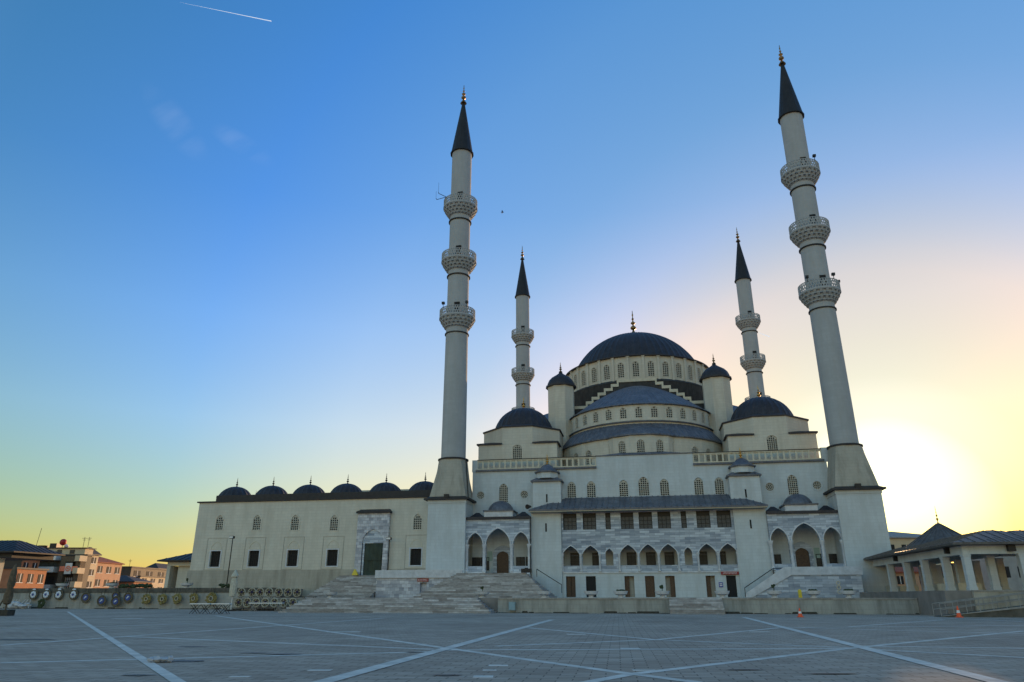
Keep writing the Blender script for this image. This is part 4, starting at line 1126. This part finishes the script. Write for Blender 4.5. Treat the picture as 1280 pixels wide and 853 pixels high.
for (pos, pl, lab) in (((-35.4, -7.3, 2.7), 2, "stone planter bowl on the left wall below the first barred window"), ((-10.3, -16.2, TZ), 0, "stone planter bowl at the top left of the broad stairs"),
                       ((8.9, -19, TZ), 2, "stone planter bowl with a twisted stalk on the broad landing of the stairs"),
                       ((-47, -7.3, 2.7), 1, "long stone planter on the left wall in front of the grey roofed gatehouse"), ((-55, -7.3, 2.7), 1, "stone planter with plants on the left wall before the cream flats"),
                       ((-70, -7.3, 2.7), 1, "stone planter with plants on the left wall below the salmon building")):
    planter(pos, 1.15, pl)['label'] = lab

# dark fixtures beside the portal
mb = MB(); 
for i in range(3): mb.box(11.4 + i * .45, 11.8 + i * .45, -8.0, -7.5, 4.42, 4.9 + .1 * (i % 2))
mb.tube((12.1, -7.8, 4.41), (12.1, -7.8, 5.0), .05)
tag(mb.build("floodlight_cluster", 'iron', base=(11.8, -7.8, 4.42)), "dark cluster of floodlights at the right edge of the left portico landing", 'floodlight')
mb = MB(); mb.box(13.1, 13.75, -25.35, -25.08, .25, 1.05); mb.box(13.16, 13.69, -25.38, -25.351, .3, 1.0)
tag(mb.build("electrical_box", 'cyan', base=(13.4, -25.3, .2)), "pale blue electrical cabinet on the terrace wall right of the broad stairs", 'electrical box')
mb = MB(); mb.box(41.4, 41.7, -23.6, -23.3, TZ, 2.1); mb.frustum([(41.4, -23.6), (41.7, -23.6), (41.7, -23.3), (41.4, -23.3)], 2.101, [(41.48, -23.52), (41.62, -23.52), (41.62, -23.4), (41.48, -23.4)], 2.22)
tag(mb.build("yellow_bin", 'yellow', base=(41.6, -23.4, TZ)), "small yellow upright bin below the right portico landing", 'bin')
mb = MB(); mb.frustum([(-13.9, -1.5), (-13.0, -1.5), (-13.0, -1.1), (-13.9, -1.1)], 4.42, [(-13.6, -1.4), (-13.4, -1.4), (-13.4, -1.3), (-13.6, -1.3)], 5.2)
tag(mb.build("warning_board", 'yellow', base=(-13.4, -1.3, 4.42)), "yellow warning board at the left foot of the green covered door", 'warning board')

# cones
def cone(x, y, label, tall):
    b = Vector((x, y, 0)); t = thing("traffic_cone", b, label, 'traffic cone', 'traffic cones on the plaza', ID)
    mb = MB(); mb.box(x - .2, x + .2, y - .2, y + .2, .05, .1)
    H = tall
    r = lambda z: .15 * (1 - z / H) + .03
    mb.revolve([(r(0), .1), (r(H * .35), .1 + H * .35)], 16, (x, y)); mb.revolve([(r(H * .6), .1 + H * .6), (r(H), .1 + H), (0, .1 + H)], 16, (x, y)); mb.build("cone_body", 'orange', t, frame=ID)
    MB().revolve([(r(H * .35) + .004, .1 + H * .35), (r(H * .6) + .004, .1 + H * .6)], 16, (x, y)).build("white_band", 'white', t)
cone(22.4, 58.7, "orange and white traffic cone standing right of the small steps", .62)
cone(34.2, 57.8, "tall orange traffic cone standing before the ramp on the far right", .78)

# ---------------------------------------------------------------- wreaths on the left wall
def wreath(kind, pos, R=.8):
    u, w, z = pos
    t = thing("wreath", (u, w, z - R), '', 'wreath', 'funeral wreaths on the left wall' if w > -15 else 'cream ringed wreaths in two rows')
    ring = {'pale': 'brown_leaf', 'blue': 'brown_leaf', 'yellow': 'straw', 'green': 'leaf', 'cream': 'straw_pale'}[kind]
    mb = MB()
    if kind in ('yellow', 'green'):
        mb.torus((u, w, z), R * .62, R * .36, 'y', 20, 8, 0, .45)
        for i in range(26):
            a = random.uniform(0, 6.28); r = R * random.uniform(.35, .98); mb.blob((u + r * cos(a), w - .14, z + r * sin(a)), .12, .07, .12, 0, 6, 4, .35)
        mb.build("flower_ring", ring, t)
        if kind == 'yellow': MB().torus((u, w - .2, z), R * .35, .05, 'y', 16, 5).build("inner_ring", 'straw_pale', t)
    else:
        mb.torus((u, w, z), R * .88, R * (.13 if kind != 'cream' else .1), 'y', 26, 6)
        mb.build("ring", ring, t)
        mb = MB(); mb.disc((u, w, z), R * .74, .06, 24); mb.build("backing", 'brown_leaf', t)
        if kind == 'pale':
            mb = MB()
            for i in range(8):
                a = 2 * pi * i / 8; mb.blob((u + R * .42 * cos(a), w - .09, z + R * .42 * sin(a)), R * .27, .07, R * .27, 0, 8, 4, .15)
            mb.blob((u, w - .06, z + R * .98), R * .42, .08, R * .17, 0); mb.build("ribbon_rosette", 'wpale', t)
            MB().disc((u, w - .18, z), R * .24, .04, 14).build("emblem", 'wblue', t)
        if kind == 'blue':
            MB().disc((u, w - .06, z), R * .56, .05, 22).build("blue_disc", 'wblue', t)
            mb = MB(); mb.tf = Matrix.Translation((u, w - .09, z)) @ Matrix.Rotation(-.6, 4, 'Y'); mb.box(-R * .3, R * .3, 0, .02, -R * .08, R * .08); mb.box(-R * .02, R * .2, -.001, .019, R * .081, R * .2); mb.tf = None
            mb.build("ribbon", 'wpale', t)
        if kind == 'cream':
            mb = MB().disc((u + R * .1, w - .08, z + R * .08), R * .3, .07, 12); mb.build("flower_heart", 'navy', t)
            mb = MB()
            for i in range(5):
                a = 2 * pi * i / 5 + .3; mb.tube((u + R * .3 * cos(a), w - .05, z + R * .3 * sin(a)), (u + R * .84 * cos(a), w - .05, z + R * .84 * sin(a)), .035, 5)
            mb.build("spokes", 'straw_pale', t)
    if w > -15 and kind != 'green':
        mb = MB()
        for sx in (-.35, .35): mb.tube((u + sx * R, w, z + R * .8), (u + sx * R * .9, w + .1, 2.72), .025, 5)
        mb.build("hanging_cord", 'iron', t)
    return t
fi = FR.inverted()
def at_w(x, y, w):
    d = ray_dir(x, y); o3 = fi @ Vector((0, 0, EYE)); dd = fi.to_3x3() @ d; tt = (w - o3.y) / dd.y
    q = o3 + dd * tt; return q.x, q.z
words = ['first', 'second', 'third', 'fourth', 'fifth', 'sixth', 'seventh']
for i, x in enumerate((42, 58, 73.5, 92)):
    u, z = at_w(x, 743.5, -8.3); wreath('pale', (u, -8.3, z), .7)['label'] = f"{words[i]} from the left of the four pale blue rosette wreaths on the wall"
for (x, y, lab) in ((107, 747, "small blue disc wreath hung just right of the pale rosette wreaths"), (127, 751, "dark blue disc wreath resting low, between two lighter ones"),
                    (144.5, 752, "low blue disc wreath with a straw ring, touching the ground"), (160, 747, "blue disc wreath hung just left of the yellow wreaths")):
    w = -8.3 if y < 749 else -8.6
    u, z = at_w(x, y, w); wreath('blue', (u, w, z), .72)['label'] = lab
u, z = at_w(144.5, 745, -8.25); wreath('blue', (u, -8.25, z), .6)['label'] = "blue disc wreath half hidden behind the low straw ringed one"
for i, (x, y) in enumerate(((183.5, 749), (203.5, 749), (221.5, 748.5), (242.5, 748.5))):
    u, z = at_w(x, y, -8.4); wreath('yellow', (u, -8.4, z), .68)['label'] = ["yellow wreath nearest the blue disc wreaths", "second yellow wreath from the left, clear of the folding tables", "yellow wreath behind the left end of the folding tables", "yellow wreath behind the right end of the folding tables"][i]
u, z = at_w(264.5, 748.5, -8.5); wreath('yellow', (u, -8.5, z), .8)['label'] = "largest yellow wreath, behind the left end of the white table"
u, z = at_w(52, 754, -8.8); wreath('green', (u, -8.8, z), .6)['label'] = "small dark green wreath on the ground below the pale rosette wreaths"
for i, x in enumerate((302, 315, 325, 336.5, 348.5, 360, 371.5)):
    u, z = at_w(x, 739, -17.2); wreath('cream', (u, -17.2, 2.05), .55)['label'] = f"{words[i]} from the left in the upper row of cream ringed wreaths"
for i, x in enumerate((298, 309, 320, 331.5, 343, 354.5, 366)):
    u, z = at_w(x, 752.5, -18.7); wreath('cream', (u, -18.7, .9), .55)['label'] = f"{words[i]} from the left in the lower row of cream ringed wreaths"
for z, w, lab in ((TZ + .005, -17.5, "low dark shelf carrying the upper row of cream ringed wreaths"), (.0, -19.1, "low dark stand carrying the lower row of cream ringed wreaths")):
    mb = MB()
    h = .12 if z > 1 else .34
    mb.box(-21.5, -11.6, w - .05, w + .6, z + h - .06, z + h)
    for i in range(8): mb.tube((-21.3 + i * 1.36, w, z), (-21.3 + i * 1.36, w, z + h - .06), .04); mb.tube((-21.3 + i * 1.36, w + .5, z), (-21.3 + i * 1.36, w + .5, z + h - .06), .04)
    tag(mb.build("wreath_stand", 'iron', base=(-16.5, w, z)), lab, 'stand')

# closed parasol
c = (-20.6, -20.2)
t = thing("closed_parasol", (*c, 0), "folded cream parasol on a cross base in front of the cream wreaths", 'parasol')
mb = MB(); mb.tube((*c, .1), (*c, 4.4), .045, 8); mb.build("pole", 'white', t)
MB().revolve([(.1, 1.55), (.32, 1.6), (.4, 2.2), (.36, 3.2), (.24, 3.75), (.4, 3.72), (.42, 3.85), (.12, 4.4), (0, 4.6)], 40, c, rmod=lambda i: .05 if i % 4 < 2 else -.03).build("folded_canopy", 'canvas', t)
mb = MB(); mb.box(c[0] - .7, c[0] + .7, c[1] - .08, c[1] + .08, .004, .1); mb.box(c[0] - .08, c[0] + .08, c[1] - .7, c[1] + .7, .101, .16); mb.build("base", 'iron', t)

# folding tables
def folding_table(cx, cy, L_, label, cat_mat='concrete', leg='iron', h=.92):
    t = thing("folding_table", (cx, cy, 0), label, 'table', 'folding tables on the plaza', ID)
    mb = MB(); mb.box(cx - L_ / 2, cx + L_ / 2, cy - .4, cy + .4, h - .07, h + .03); mb.build("tabletop", cat_mat, t)
    for sx in (-1, 1):
        for sy in (-.34, .34):
            mb = MB(); x = cx + sx * (L_ / 2 - .45)
            mb.tube((x - .38, cy + sy, .01), (x + .38, cy + sy, h - .06), .03); mb.tube((x + .38, cy + sy * .9, .01), (x - .38, cy + sy * .9, h - .06), .03)
            mb.build("leg", leg, t)
folding_table(-30.2, 73, 1.9, "left of two pale topped folding tables with crossed dark legs", 'white')
folding_table(-28.2, 73, 1.7, "right of two pale topped folding tables with crossed dark legs", 'white')
folding_table(-27.6, 84.5, 3.8, "long white table with pale legs near the folded parasol", 'white', 'concrete', .9)

# wrapped pole, debris, rag, stain
b = P(5, 770, 0)
t = thing("wrapped_parasol", b, "tall brown wrapped parasol in a dark foot at the left edge of the plaza", 'parasol', None, ID)
MB().revolve([(.12, .9), (.3, 1.0), (.36, 1.6), (.22, 2.3), (.30, 2.5), (.24, 3.6), (.1, 4.1), (0, 4.3)], 28, (b.x, b.y), rmod=lambda i: .05 if i % 4 < 2 else -.03).build("wrapped_canopy", 'bark', t)
mb = MB(); mb.tube((b.x, b.y, .2), (b.x, b.y, 1.2), .07); mb.tube((b.x - .7, b.y, .5), (b.x + .1, b.y, 2.6), .06); mb.build("pole", 'bark', t)
mb = MB(); mb.box(b.x - .75, b.x + .55, b.y - .5, b.y + .5, .01, .5); mb.build("foot", 'dirt', t)
for (x, lab) in ((17, "pale crumpled tarpaulin heap nearest the brown wrapped parasol"), (31, "pale crumpled tarpaulin heap left of the green wreath")):
    u, _ = at_w(x, 752, -9.5); mb = MB()
    for i in range(7): mb.blob((u + random.uniform(-1.1, 1.1), -9.4 + random.uniform(-.3, .3), .25 + random.uniform(0, .45)), random.uniform(.4, .9), .4, random.uniform(.15, .35), 0, 10, 6, .3)
    for i in range(3): mb.tube((u - 1.2 + i, -9.5, .1), (u + i * .4, -9.4, 1.2), .05)
    tag(mb.build("tarpaulin_heap", 'tarp', base=(u, -9.4, 0), angle=20), lab, 'tarpaulin')
b = P(196, 829, 0)
mb = MB(); 
for i, (dx, s_) in enumerate(((-.16, .1), (-.03, .14), (.12, .13), (.24, .08))): mb.blob((b.x + dx, b.y + .05 * i, .08), s_, .1, .05 + .02 * (i % 2), 0, 10, 6, .25)
tag(mb.build("crumpled_bag", 'tarp', frame=ID, base=(b.x, b.y, .05)), "crumpled white plastic bag lying on the paving stripe", 'plastic bag')
mb = MB()
for (x, y, rx, ry, z) in ((222, 827, .62, .3, .015), (170, 845, .35, .12, .0155), (355, 818.5, .5, .16, .016), (318, 817, .4, .1, .0162), (520, 816, .3, .07, .0165), (240, 809, .5, .12, .0151), (560, 845, .3, .1, .0152), (30, 800, 1.2, .3, .0153), (930, 838, .4, .1, .0154), (1040, 843, .5, .1, .0156)):
    q = P(x, y, 0); pts = []
    for i in range(24):
        a = 2 * pi * i / 24; k = 1 + random.uniform(-.28, .28); pts.append((q.x + rx * k * cos(a), q.y + ry * k * sin(a), z))
    mb.poly(pts)
tag(mb.build("oil_stains", 'wet', frame=ID, smooth=False), kind='structure')

# ---------------------------------------------------------------- the town on the left
def town(name, label, x0, x1, y0, y1, h, wall, front='grey_wall', floors=3, bays=3, rt='flat', roofmat='red_roof', win=True, wmat='dark', fbays=0, zs=0):
    t = thing(name, ((x0 + x1) / 2, y0, 0), label, 'building', None, ID)
    mb = MB(); mb.box(x0, x1, y0, y1, zs, h, 0)
    mb.m[-6:] = [1, 1, 1, 0, 1, 1]  # wall colour on the sunlit right face; most fronts painted as unlit sides
    mb.build("wall", [wall, front], t, smooth=False)
    mb = MB()
    if rt == 'flat': mb.box(x0 - .3, x1 + .3, y0 - .3, y1 + .3, h + .002, h + .35)
    else:
        mb.box(x0 - .5, x1 + .5, y0 - .5, y1 + .5, h + .002, h + .25)
        mx = (x0 + x1) / 2; k = min((x1 - x0), (y1 - y0)) / 2
        mb.frustum([(x0 - .5, y0 - .5), (x1 + .5, y0 - .5), (x1 + .5, y1 + .5), (x0 - .5, y1 + .5)], h + .251, [(x0 + k * .98, y0 + k * .98), (x1 - k * .98, y0 + k * .98), (x1 - k * .98, y1 - k * .98), (x0 + k * .98, y1 - k * .98)], h + 2.0)
    mb.build("roof", roofmat, t, smooth=False)
    if win:
        fh = h / floors
        for j in range(1, floors):
            z = fh * j + .9
            for i in range(bays):
                y = y0 + (y1 - y0) * (i + .5) / bays; w_ = (y1 - y0) / bays * .26
                mb = MB(); mb.box(x1 + .01, x1 + .06, y - w_, y + w_, z, z + fh * .5, 1); mb.box(x1 + .061, x1 + .1, y - .1, y + .1, z, z + fh * .5, 0); mb.box(x1 + .01, x1 + .16, y - w_ - .1, y + w_ + .1, z - .12, z - .001, 0)
                mb.build("window", ['white_wall', wmat], t, smooth=False)
            for i in range(fbays):
                x = x0 + (x1 - x0) * (i + .5) / fbays; w_ = (x1 - x0) / fbays * .28
                mb = MB(); mb.box(x - w_, x + w_, y0 - .06, y0 - .01, z, z + fh * .5, 1); mb.box(x - .05, x + .05, y0 - .1, y0 - .061, z, z + fh * .5, 0)
                mb.build("window", ['white_wall', wmat], t, smooth=False)
    return t
def X_at(x, D): return AT(x, 718, D).x
# salmon building with red roof
x1 = X_at(118, 199); town("apartment_house", "salmon two storey house with a red tiled roof, its windows in sunlight", x1 - 9, x1, 199, 212.3, 10.3, 'pink_wall', 'grey_wall', 3, 3, 'hip')
# orange building
x1 = X_at(19, 150); town("apartment_house", "orange rendered block with white framed windows, at the far left", x1 - 10, x1, 150, 160, 6.9, 'orange_wall', 'brick_wall', 2, 3, 'flat', 'cornice')
x1 = X_at(24, 160); town("apartment_house", "brown brick block with sunlit windows behind the orange one, under the dark gatehouse roof", x1 - 14, x1, 160, 166, 9.3, 'orange_wall', 'dark_wall', 3, 2, 'flat', 'cornice')
# modern block
x0, x1 = X_at(37, 172), X_at(104, 172)
mod = town("office_block", "dark modern office block with pale balconies and a coral emblem in a tall frame", x0, x1, 172, 174.2, 10.6, 'dark_wall', 'dark_wall', 4, 0, 'flat', 'cornice', win=False)
mb = MB(); 
for z in (3.0, 6.9, 9.6): mb.box(x0 - .3, X_at(66, 170), 169.8, 171.98, z, z + 1.2)
mb.build("balcony_band", 'white_wall', mod, smooth=False)
for z in (3.6, 6.6, 9.3):
    mb = MB(); mb.box(x1 - .9, x1 + .2, 169.0, 171.98, z, z + 1.25); mb.build("balcony_band", 'cream_wall', mod, smooth=False)
for j in range(3):
    for i in range(3):
        xa = x0 + .6 + i * 1.9; mb = MB(); mb.box(xa, xa + 1.5, 171.9, 171.97, 1.2 + j * 3.2, 2.8 + j * 3.2); mb.box(xa + .7, xa + .78, 171.86, 171.89, 1.2 + j * 3.2, 2.8 + j * 3.2)
        mb.build("window", 'glass', mod, smooth=False)
xa, xb = X_at(76, 171), X_at(101, 171)
mb = MB(); mb.box(xa, xa + 1.1, 170, 171.9, 0, 9.2); mb.box(xb - 1.1, xb, 170, 171.9, 0, 9.2); mb.box(xa, xb, 170, 171.9, 9.21, 10.4); mb.build("portal_frame", 'bark', mod, smooth=False)
mb = MB()
for i in range(6): x = xa + 1.2 + (xb - xa - 2.4) * i / 5; mb.box(x - .04, x + .04, 171.2, 171.3, 0, 5.8)
for j in range(4): mb.box(xa + 1.15, xb - 1.15, 171.31, 171.4, 1.8 + j * 1.2, 1.9 + j * 1.2)
mb.build("window_grid", 'white_wall', mod, smooth=False)
xm = (xa + xb) / 2
mb = MB(); mb.box(xm - .75, xm + .75, 169.5, 169.7, 6.5, 8.9, 0); mb.box(xm - 2, xm - .76, 169.5, 169.7, 7.1, 8.2, 1); mb.box(xm + .76, xm + 2, 169.5, 169.7, 7.1, 8.2, 1); mb.torus((xm, 169.45, 7.7), .5, .12, 'y', 16, 6, 1); mb.disc((xm, 169.42, 7.7), .22, .06, 12, 1)
mb.build("emblem_sign", ['white_wall', 'logo_red'], mod, smooth=False)
mb = MB(); mb.box(x0 + 2.5, x1 - 1, 172.6, 176, 10.96, 12.3, 0); mb.box(x0 + 2.0, x1 - .5, 172.2, 176.5, 12.31, 12.5, 1); mb.box(x1 - 4.5, x1 - 3.4, 172.5, 172.58, 11.1, 12, 2); mb.box(x1 - 7.5, x1 - 6.4, 172.5, 172.58, 11.1, 12, 2)
mb.build("penthouse", ['cream_wall', 'cornice', 'glass'], mod, smooth=False)
mb = MB(); mb.box(x0 + .2, x0 + 1.8, 172.5, 174, 10.97, 13.0); mb.box(x0 + 2.6, x0 + 4.2, 173, 175, 12.52, 13.5); mb.build("roof_plant", 'iron', mod)
mb = MB(); mb.tube((x0 - .8, 173, 10.5), (x0 - .2, 173, 17), .05); mb.build("mast", 'iron', mod)
mb = MB(); mb.blob((x0 + 6, 174, 12.9), .5, .5, .45); mb.build("satellite_dish", 'white_wall', mod)
ball = AT(79, 678, 172)
mb = MB()
for pz_ in (0,):
    mb.blob(ball, .75, .75, .75, 0, 20, 12, 0); 
mb.tube((ball.x, ball.y, 12.5), (ball.x, ball.y, ball.z - .7), .06)
tag(mb.build("roof_ball_sign", 'red', frame=ID, base=(ball.x, ball.y, 12.5)), "round dark red ball sign on the roof of the dark modern office block", 'sign')
# small ones further right
x1 = X_at(108, 186); town("apartment_house", "narrow pale tower house with a small pitched roof behind the office block", x1 - 3, x1, 186, 190, 11.6, 'cream_wall', 'grey_wall', 4, 1, 'hip', 'cornice')
x1 = X_at(163, 230); town("apartment_house", "dark flat roofed block with a stepped roof box, beyond the salmon house", x1 - 8, x1, 230, 262, 10.2, 'dark_wall', 'dark_wall', 3, 4, 'flat', 'cornice')
x1 = X_at(169, 215); town("apartment_house", "low brick red house with a dark roof, below the dark flat roofed block", x1 - 12, x1, 215, 226, 5.6, 'brick_wall', 'brick_wall', 2, 2, 'hip', 'cornice')
x1 = X_at(176, 235); town("apartment_house", "low cream house lit by the sun with a grey flat roof", x1 - 5, x1, 235, 252, 7.6, 'cream_wall', 'grey_wall', 3, 3, 'flat', 'cornice')
x1 = X_at(196, 250); town("apartment_house", "white house with brown balconies partly hidden by the grey roofed gatehouse", x1 - 4, x1, 250, 264, 10.5, 'white_wall', 'brick_wall', 3, 2, 'hip', 'cornice')
x1 = X_at(148, 290); town("apartment_house", "distant grey house just visible between the salmon house and the dark block", x1 - 14, x1, 290, 300, 11, 'grey_wall', 'dark_wall', 3, 2, 'hip', 'cornice')
# roof aerials
for (xx, D, z) in ((103, 188, 13.5), (160, 240, 10.5), (97, 175, 12.5)):
    x = X_at(xx, D); mb = MB(); mb.tube((x, D, z), (x, D, z + 2.6), .05); mb.tube((x - .6, D, z + 2.3), (x + .6, D, z + 2.3), .04); mb.tube((x - .4, D, z + 1.9), (x + .4, D, z + 1.9), .04)
    tag(mb.build("roof_aerial", 'iron', frame=ID, base=(x, D, z)), {103: "thin television aerial above the narrow tower house", 160: "thin television aerial on the dark flat roofed block", 97: "thin television aerial at the right end of the office block roof"}[xx], 'aerial')

# gatehouses at the left
g = thing("gatehouse", (-50, 12, 2.6), "small cream gatehouse with a low grey hipped roof beside the courtyard wall", 'building')
u0, _ = at_w(196, 720, 8); u1 = -40.6
mb = MB(); mb.box(u0 + 1.6, u0 + 2.2, 8, 8.6, 2.6, 6.3); mb.box(u0 + 3.1, u1 - 2.4, 8.8, 15, 2.6, 6.3); mb.box(u1 - 1.9, u1 - 1.4, 8, 8.5, 2.6, 6.3); mb.box(u0 + 1.6, u1, 8.0, 8.79, 6.31, 6.9); mb.box(u0 + 1.6, u0 + 2.2, 8.8, 15, 2.6, 6.3); mb.build("wall", 'plaster', g)
mb = MB(); hip(mb, u0 + .3, u1, 7, 17, 7.15, 4.4, 8.7, 1.0); mb.build("roof", 'spire', g)
mb = MB(); mb.tube((u1 - 2.5, 12, 8.7), (u1 - 2.5, 12, 10), .05); mb.box(u1 - 3.2, u1 - 2.8, 11.8, 12.2, 8.71, 9.2); mb.build("roof_fitting", 'iron', g)
g = thing("gatehouse", (-75, -2, 2.6), "dark roofed open gatehouse with a cream pillar at the far left edge", 'building')
ua, _ = at_w(37, 695, -3); ub = ua - 16
mb = MB(); hip(mb, ub, ua, -6, 4, 8.0, 4.5, 9.9, 1.0); mb.build("roof", 'spire', g)
mb = MB(); mb.box(ub + 1, ua - 1.2, -5, 3, 7.1, 7.75); mb.build("eave_beam", 'cornice', g)
for uu in (ua - 4.1, ua - 12):
    mb = MB(); mb.box(uu - .55, uu + .55, -4.6, -3.6, 2.6, 7.09); mb.build("pillar", 'plaster', g)

# buildings behind the pavilion on the right
x0, x1 = AT(1108, 700, 150).x, AT(1158, 700, 150).x
t = town("apartment_house", "tan building with a low gable behind the pavilion roof, right of the minaret", x0 - 4, x1 + 5, 150, 165, 12.9, 'cream_wall', 'cream_wall', 3, 0, 'hip', 'concrete', True, 'dark', 5)  # hidden right end added to the building to keep low sun off the paving
x0, x1 = AT(1112, 725, 128).x, AT(1160, 725, 128).x
town("apartment_house", "brick coloured house seen between the pavilion columns", x0 - 3, x1 + 2, 128, 138, 5.4, 'brick_wall', 'pink_wall', 2, 0, 'hip', 'red_roof', True, 'dark', 6)
x0 = AT(1240, 700, 170).x
town("apartment_house", "long low tan building behind the pavilion at the right edge of the photo", x0, x0 + 40, 170, 185, 14.5, 'cream_wall', 'grey_wall', 3, 0, 'hip', 'concrete', True, 'dark', 9)

# ---------------------------------------------------------------- in the air
def contrail(a, b, r0, r1, label):
    mb = MB(); n = 10; d = (b - a)
    for i in range(n):
        p, q = a + d * (i / n), a + d * ((i + 1) / n)
        mb.tube(p, q, r0 + (r1 - r0) * (i / n) ** 1.2, 8, 0, r0 + (r1 - r0) * ((i + 1) / n) ** 1.2)
    return tag(mb.build("vapour_trail", 'contrail', frame=ID, base=a), label, 'vapour trail')
contrail(ray_dir(225, 3) * 9000, ray_dir(339, 26.5) * 8600, .4, 4.5, "white aircraft vapour trail high in the upper left sky")
contrail(ray_dir(948, 416) * 9000, ray_dir(962, 421) * 9000, 1.5, 5, "short faint vapour trail low behind the rear right minaret")
b = ray_dir(628, 256) * 125
mb = MB(); mb.blob(b, .28, .09, .08, 0, 10, 6, 0)
for s_ in (-1, 1): mb.poly([(b.x - .1, b.y, b.z), (b.x + .1, b.y, b.z), (b.x + .05, b.y + s_ * .35, b.z + .12), (b.x - .1, b.y + s_ * .7, b.z + .02)])
tag(mb.build("bird", 'bird', frame=ID, base=b), "tiny dark bird flying between the front left minaret and the great dome", 'bird')

# a few remaining small fittings of the place
t = thing("loudspeaker", (11.0, -2.6, 9.0), "small dark loudspeaker on the wall left of the left stair tower", 'loudspeaker')
mb = MB(); mb.tube((11.55, -.9, 13.4), (11.2, -1.6, 13.3), .16, 10, 0, .34); mb.tube((11.6, -.3, 13.4), (11.55, -.9, 13.4), .05, 6); mb.build("horn", 'iron', t)
for (x, lab) in ((158, "low dark shrub in a box on the left wall above the blue disc wreaths"), (176, "low dark shrub on the left wall above the yellow wreaths"), (283, "dark clipped shrub strip at the foot of the courtyard building's left end")):
    u, _ = at_w(x, 735, -7.2)
    mb = MB()
    for i in range(16): mb.blob((u + random.uniform(-1.3, 1.3), -7.0 + random.uniform(-.2, .2), 2.85 + random.uniform(0, .25)), random.uniform(.15, .35), .2, random.uniform(.12, .25), 0, 8, 5, .4)
    tag(mb.build("shrub", 'leaf', base=(u, -7, 2.7), angle=10), lab, 'shrub')
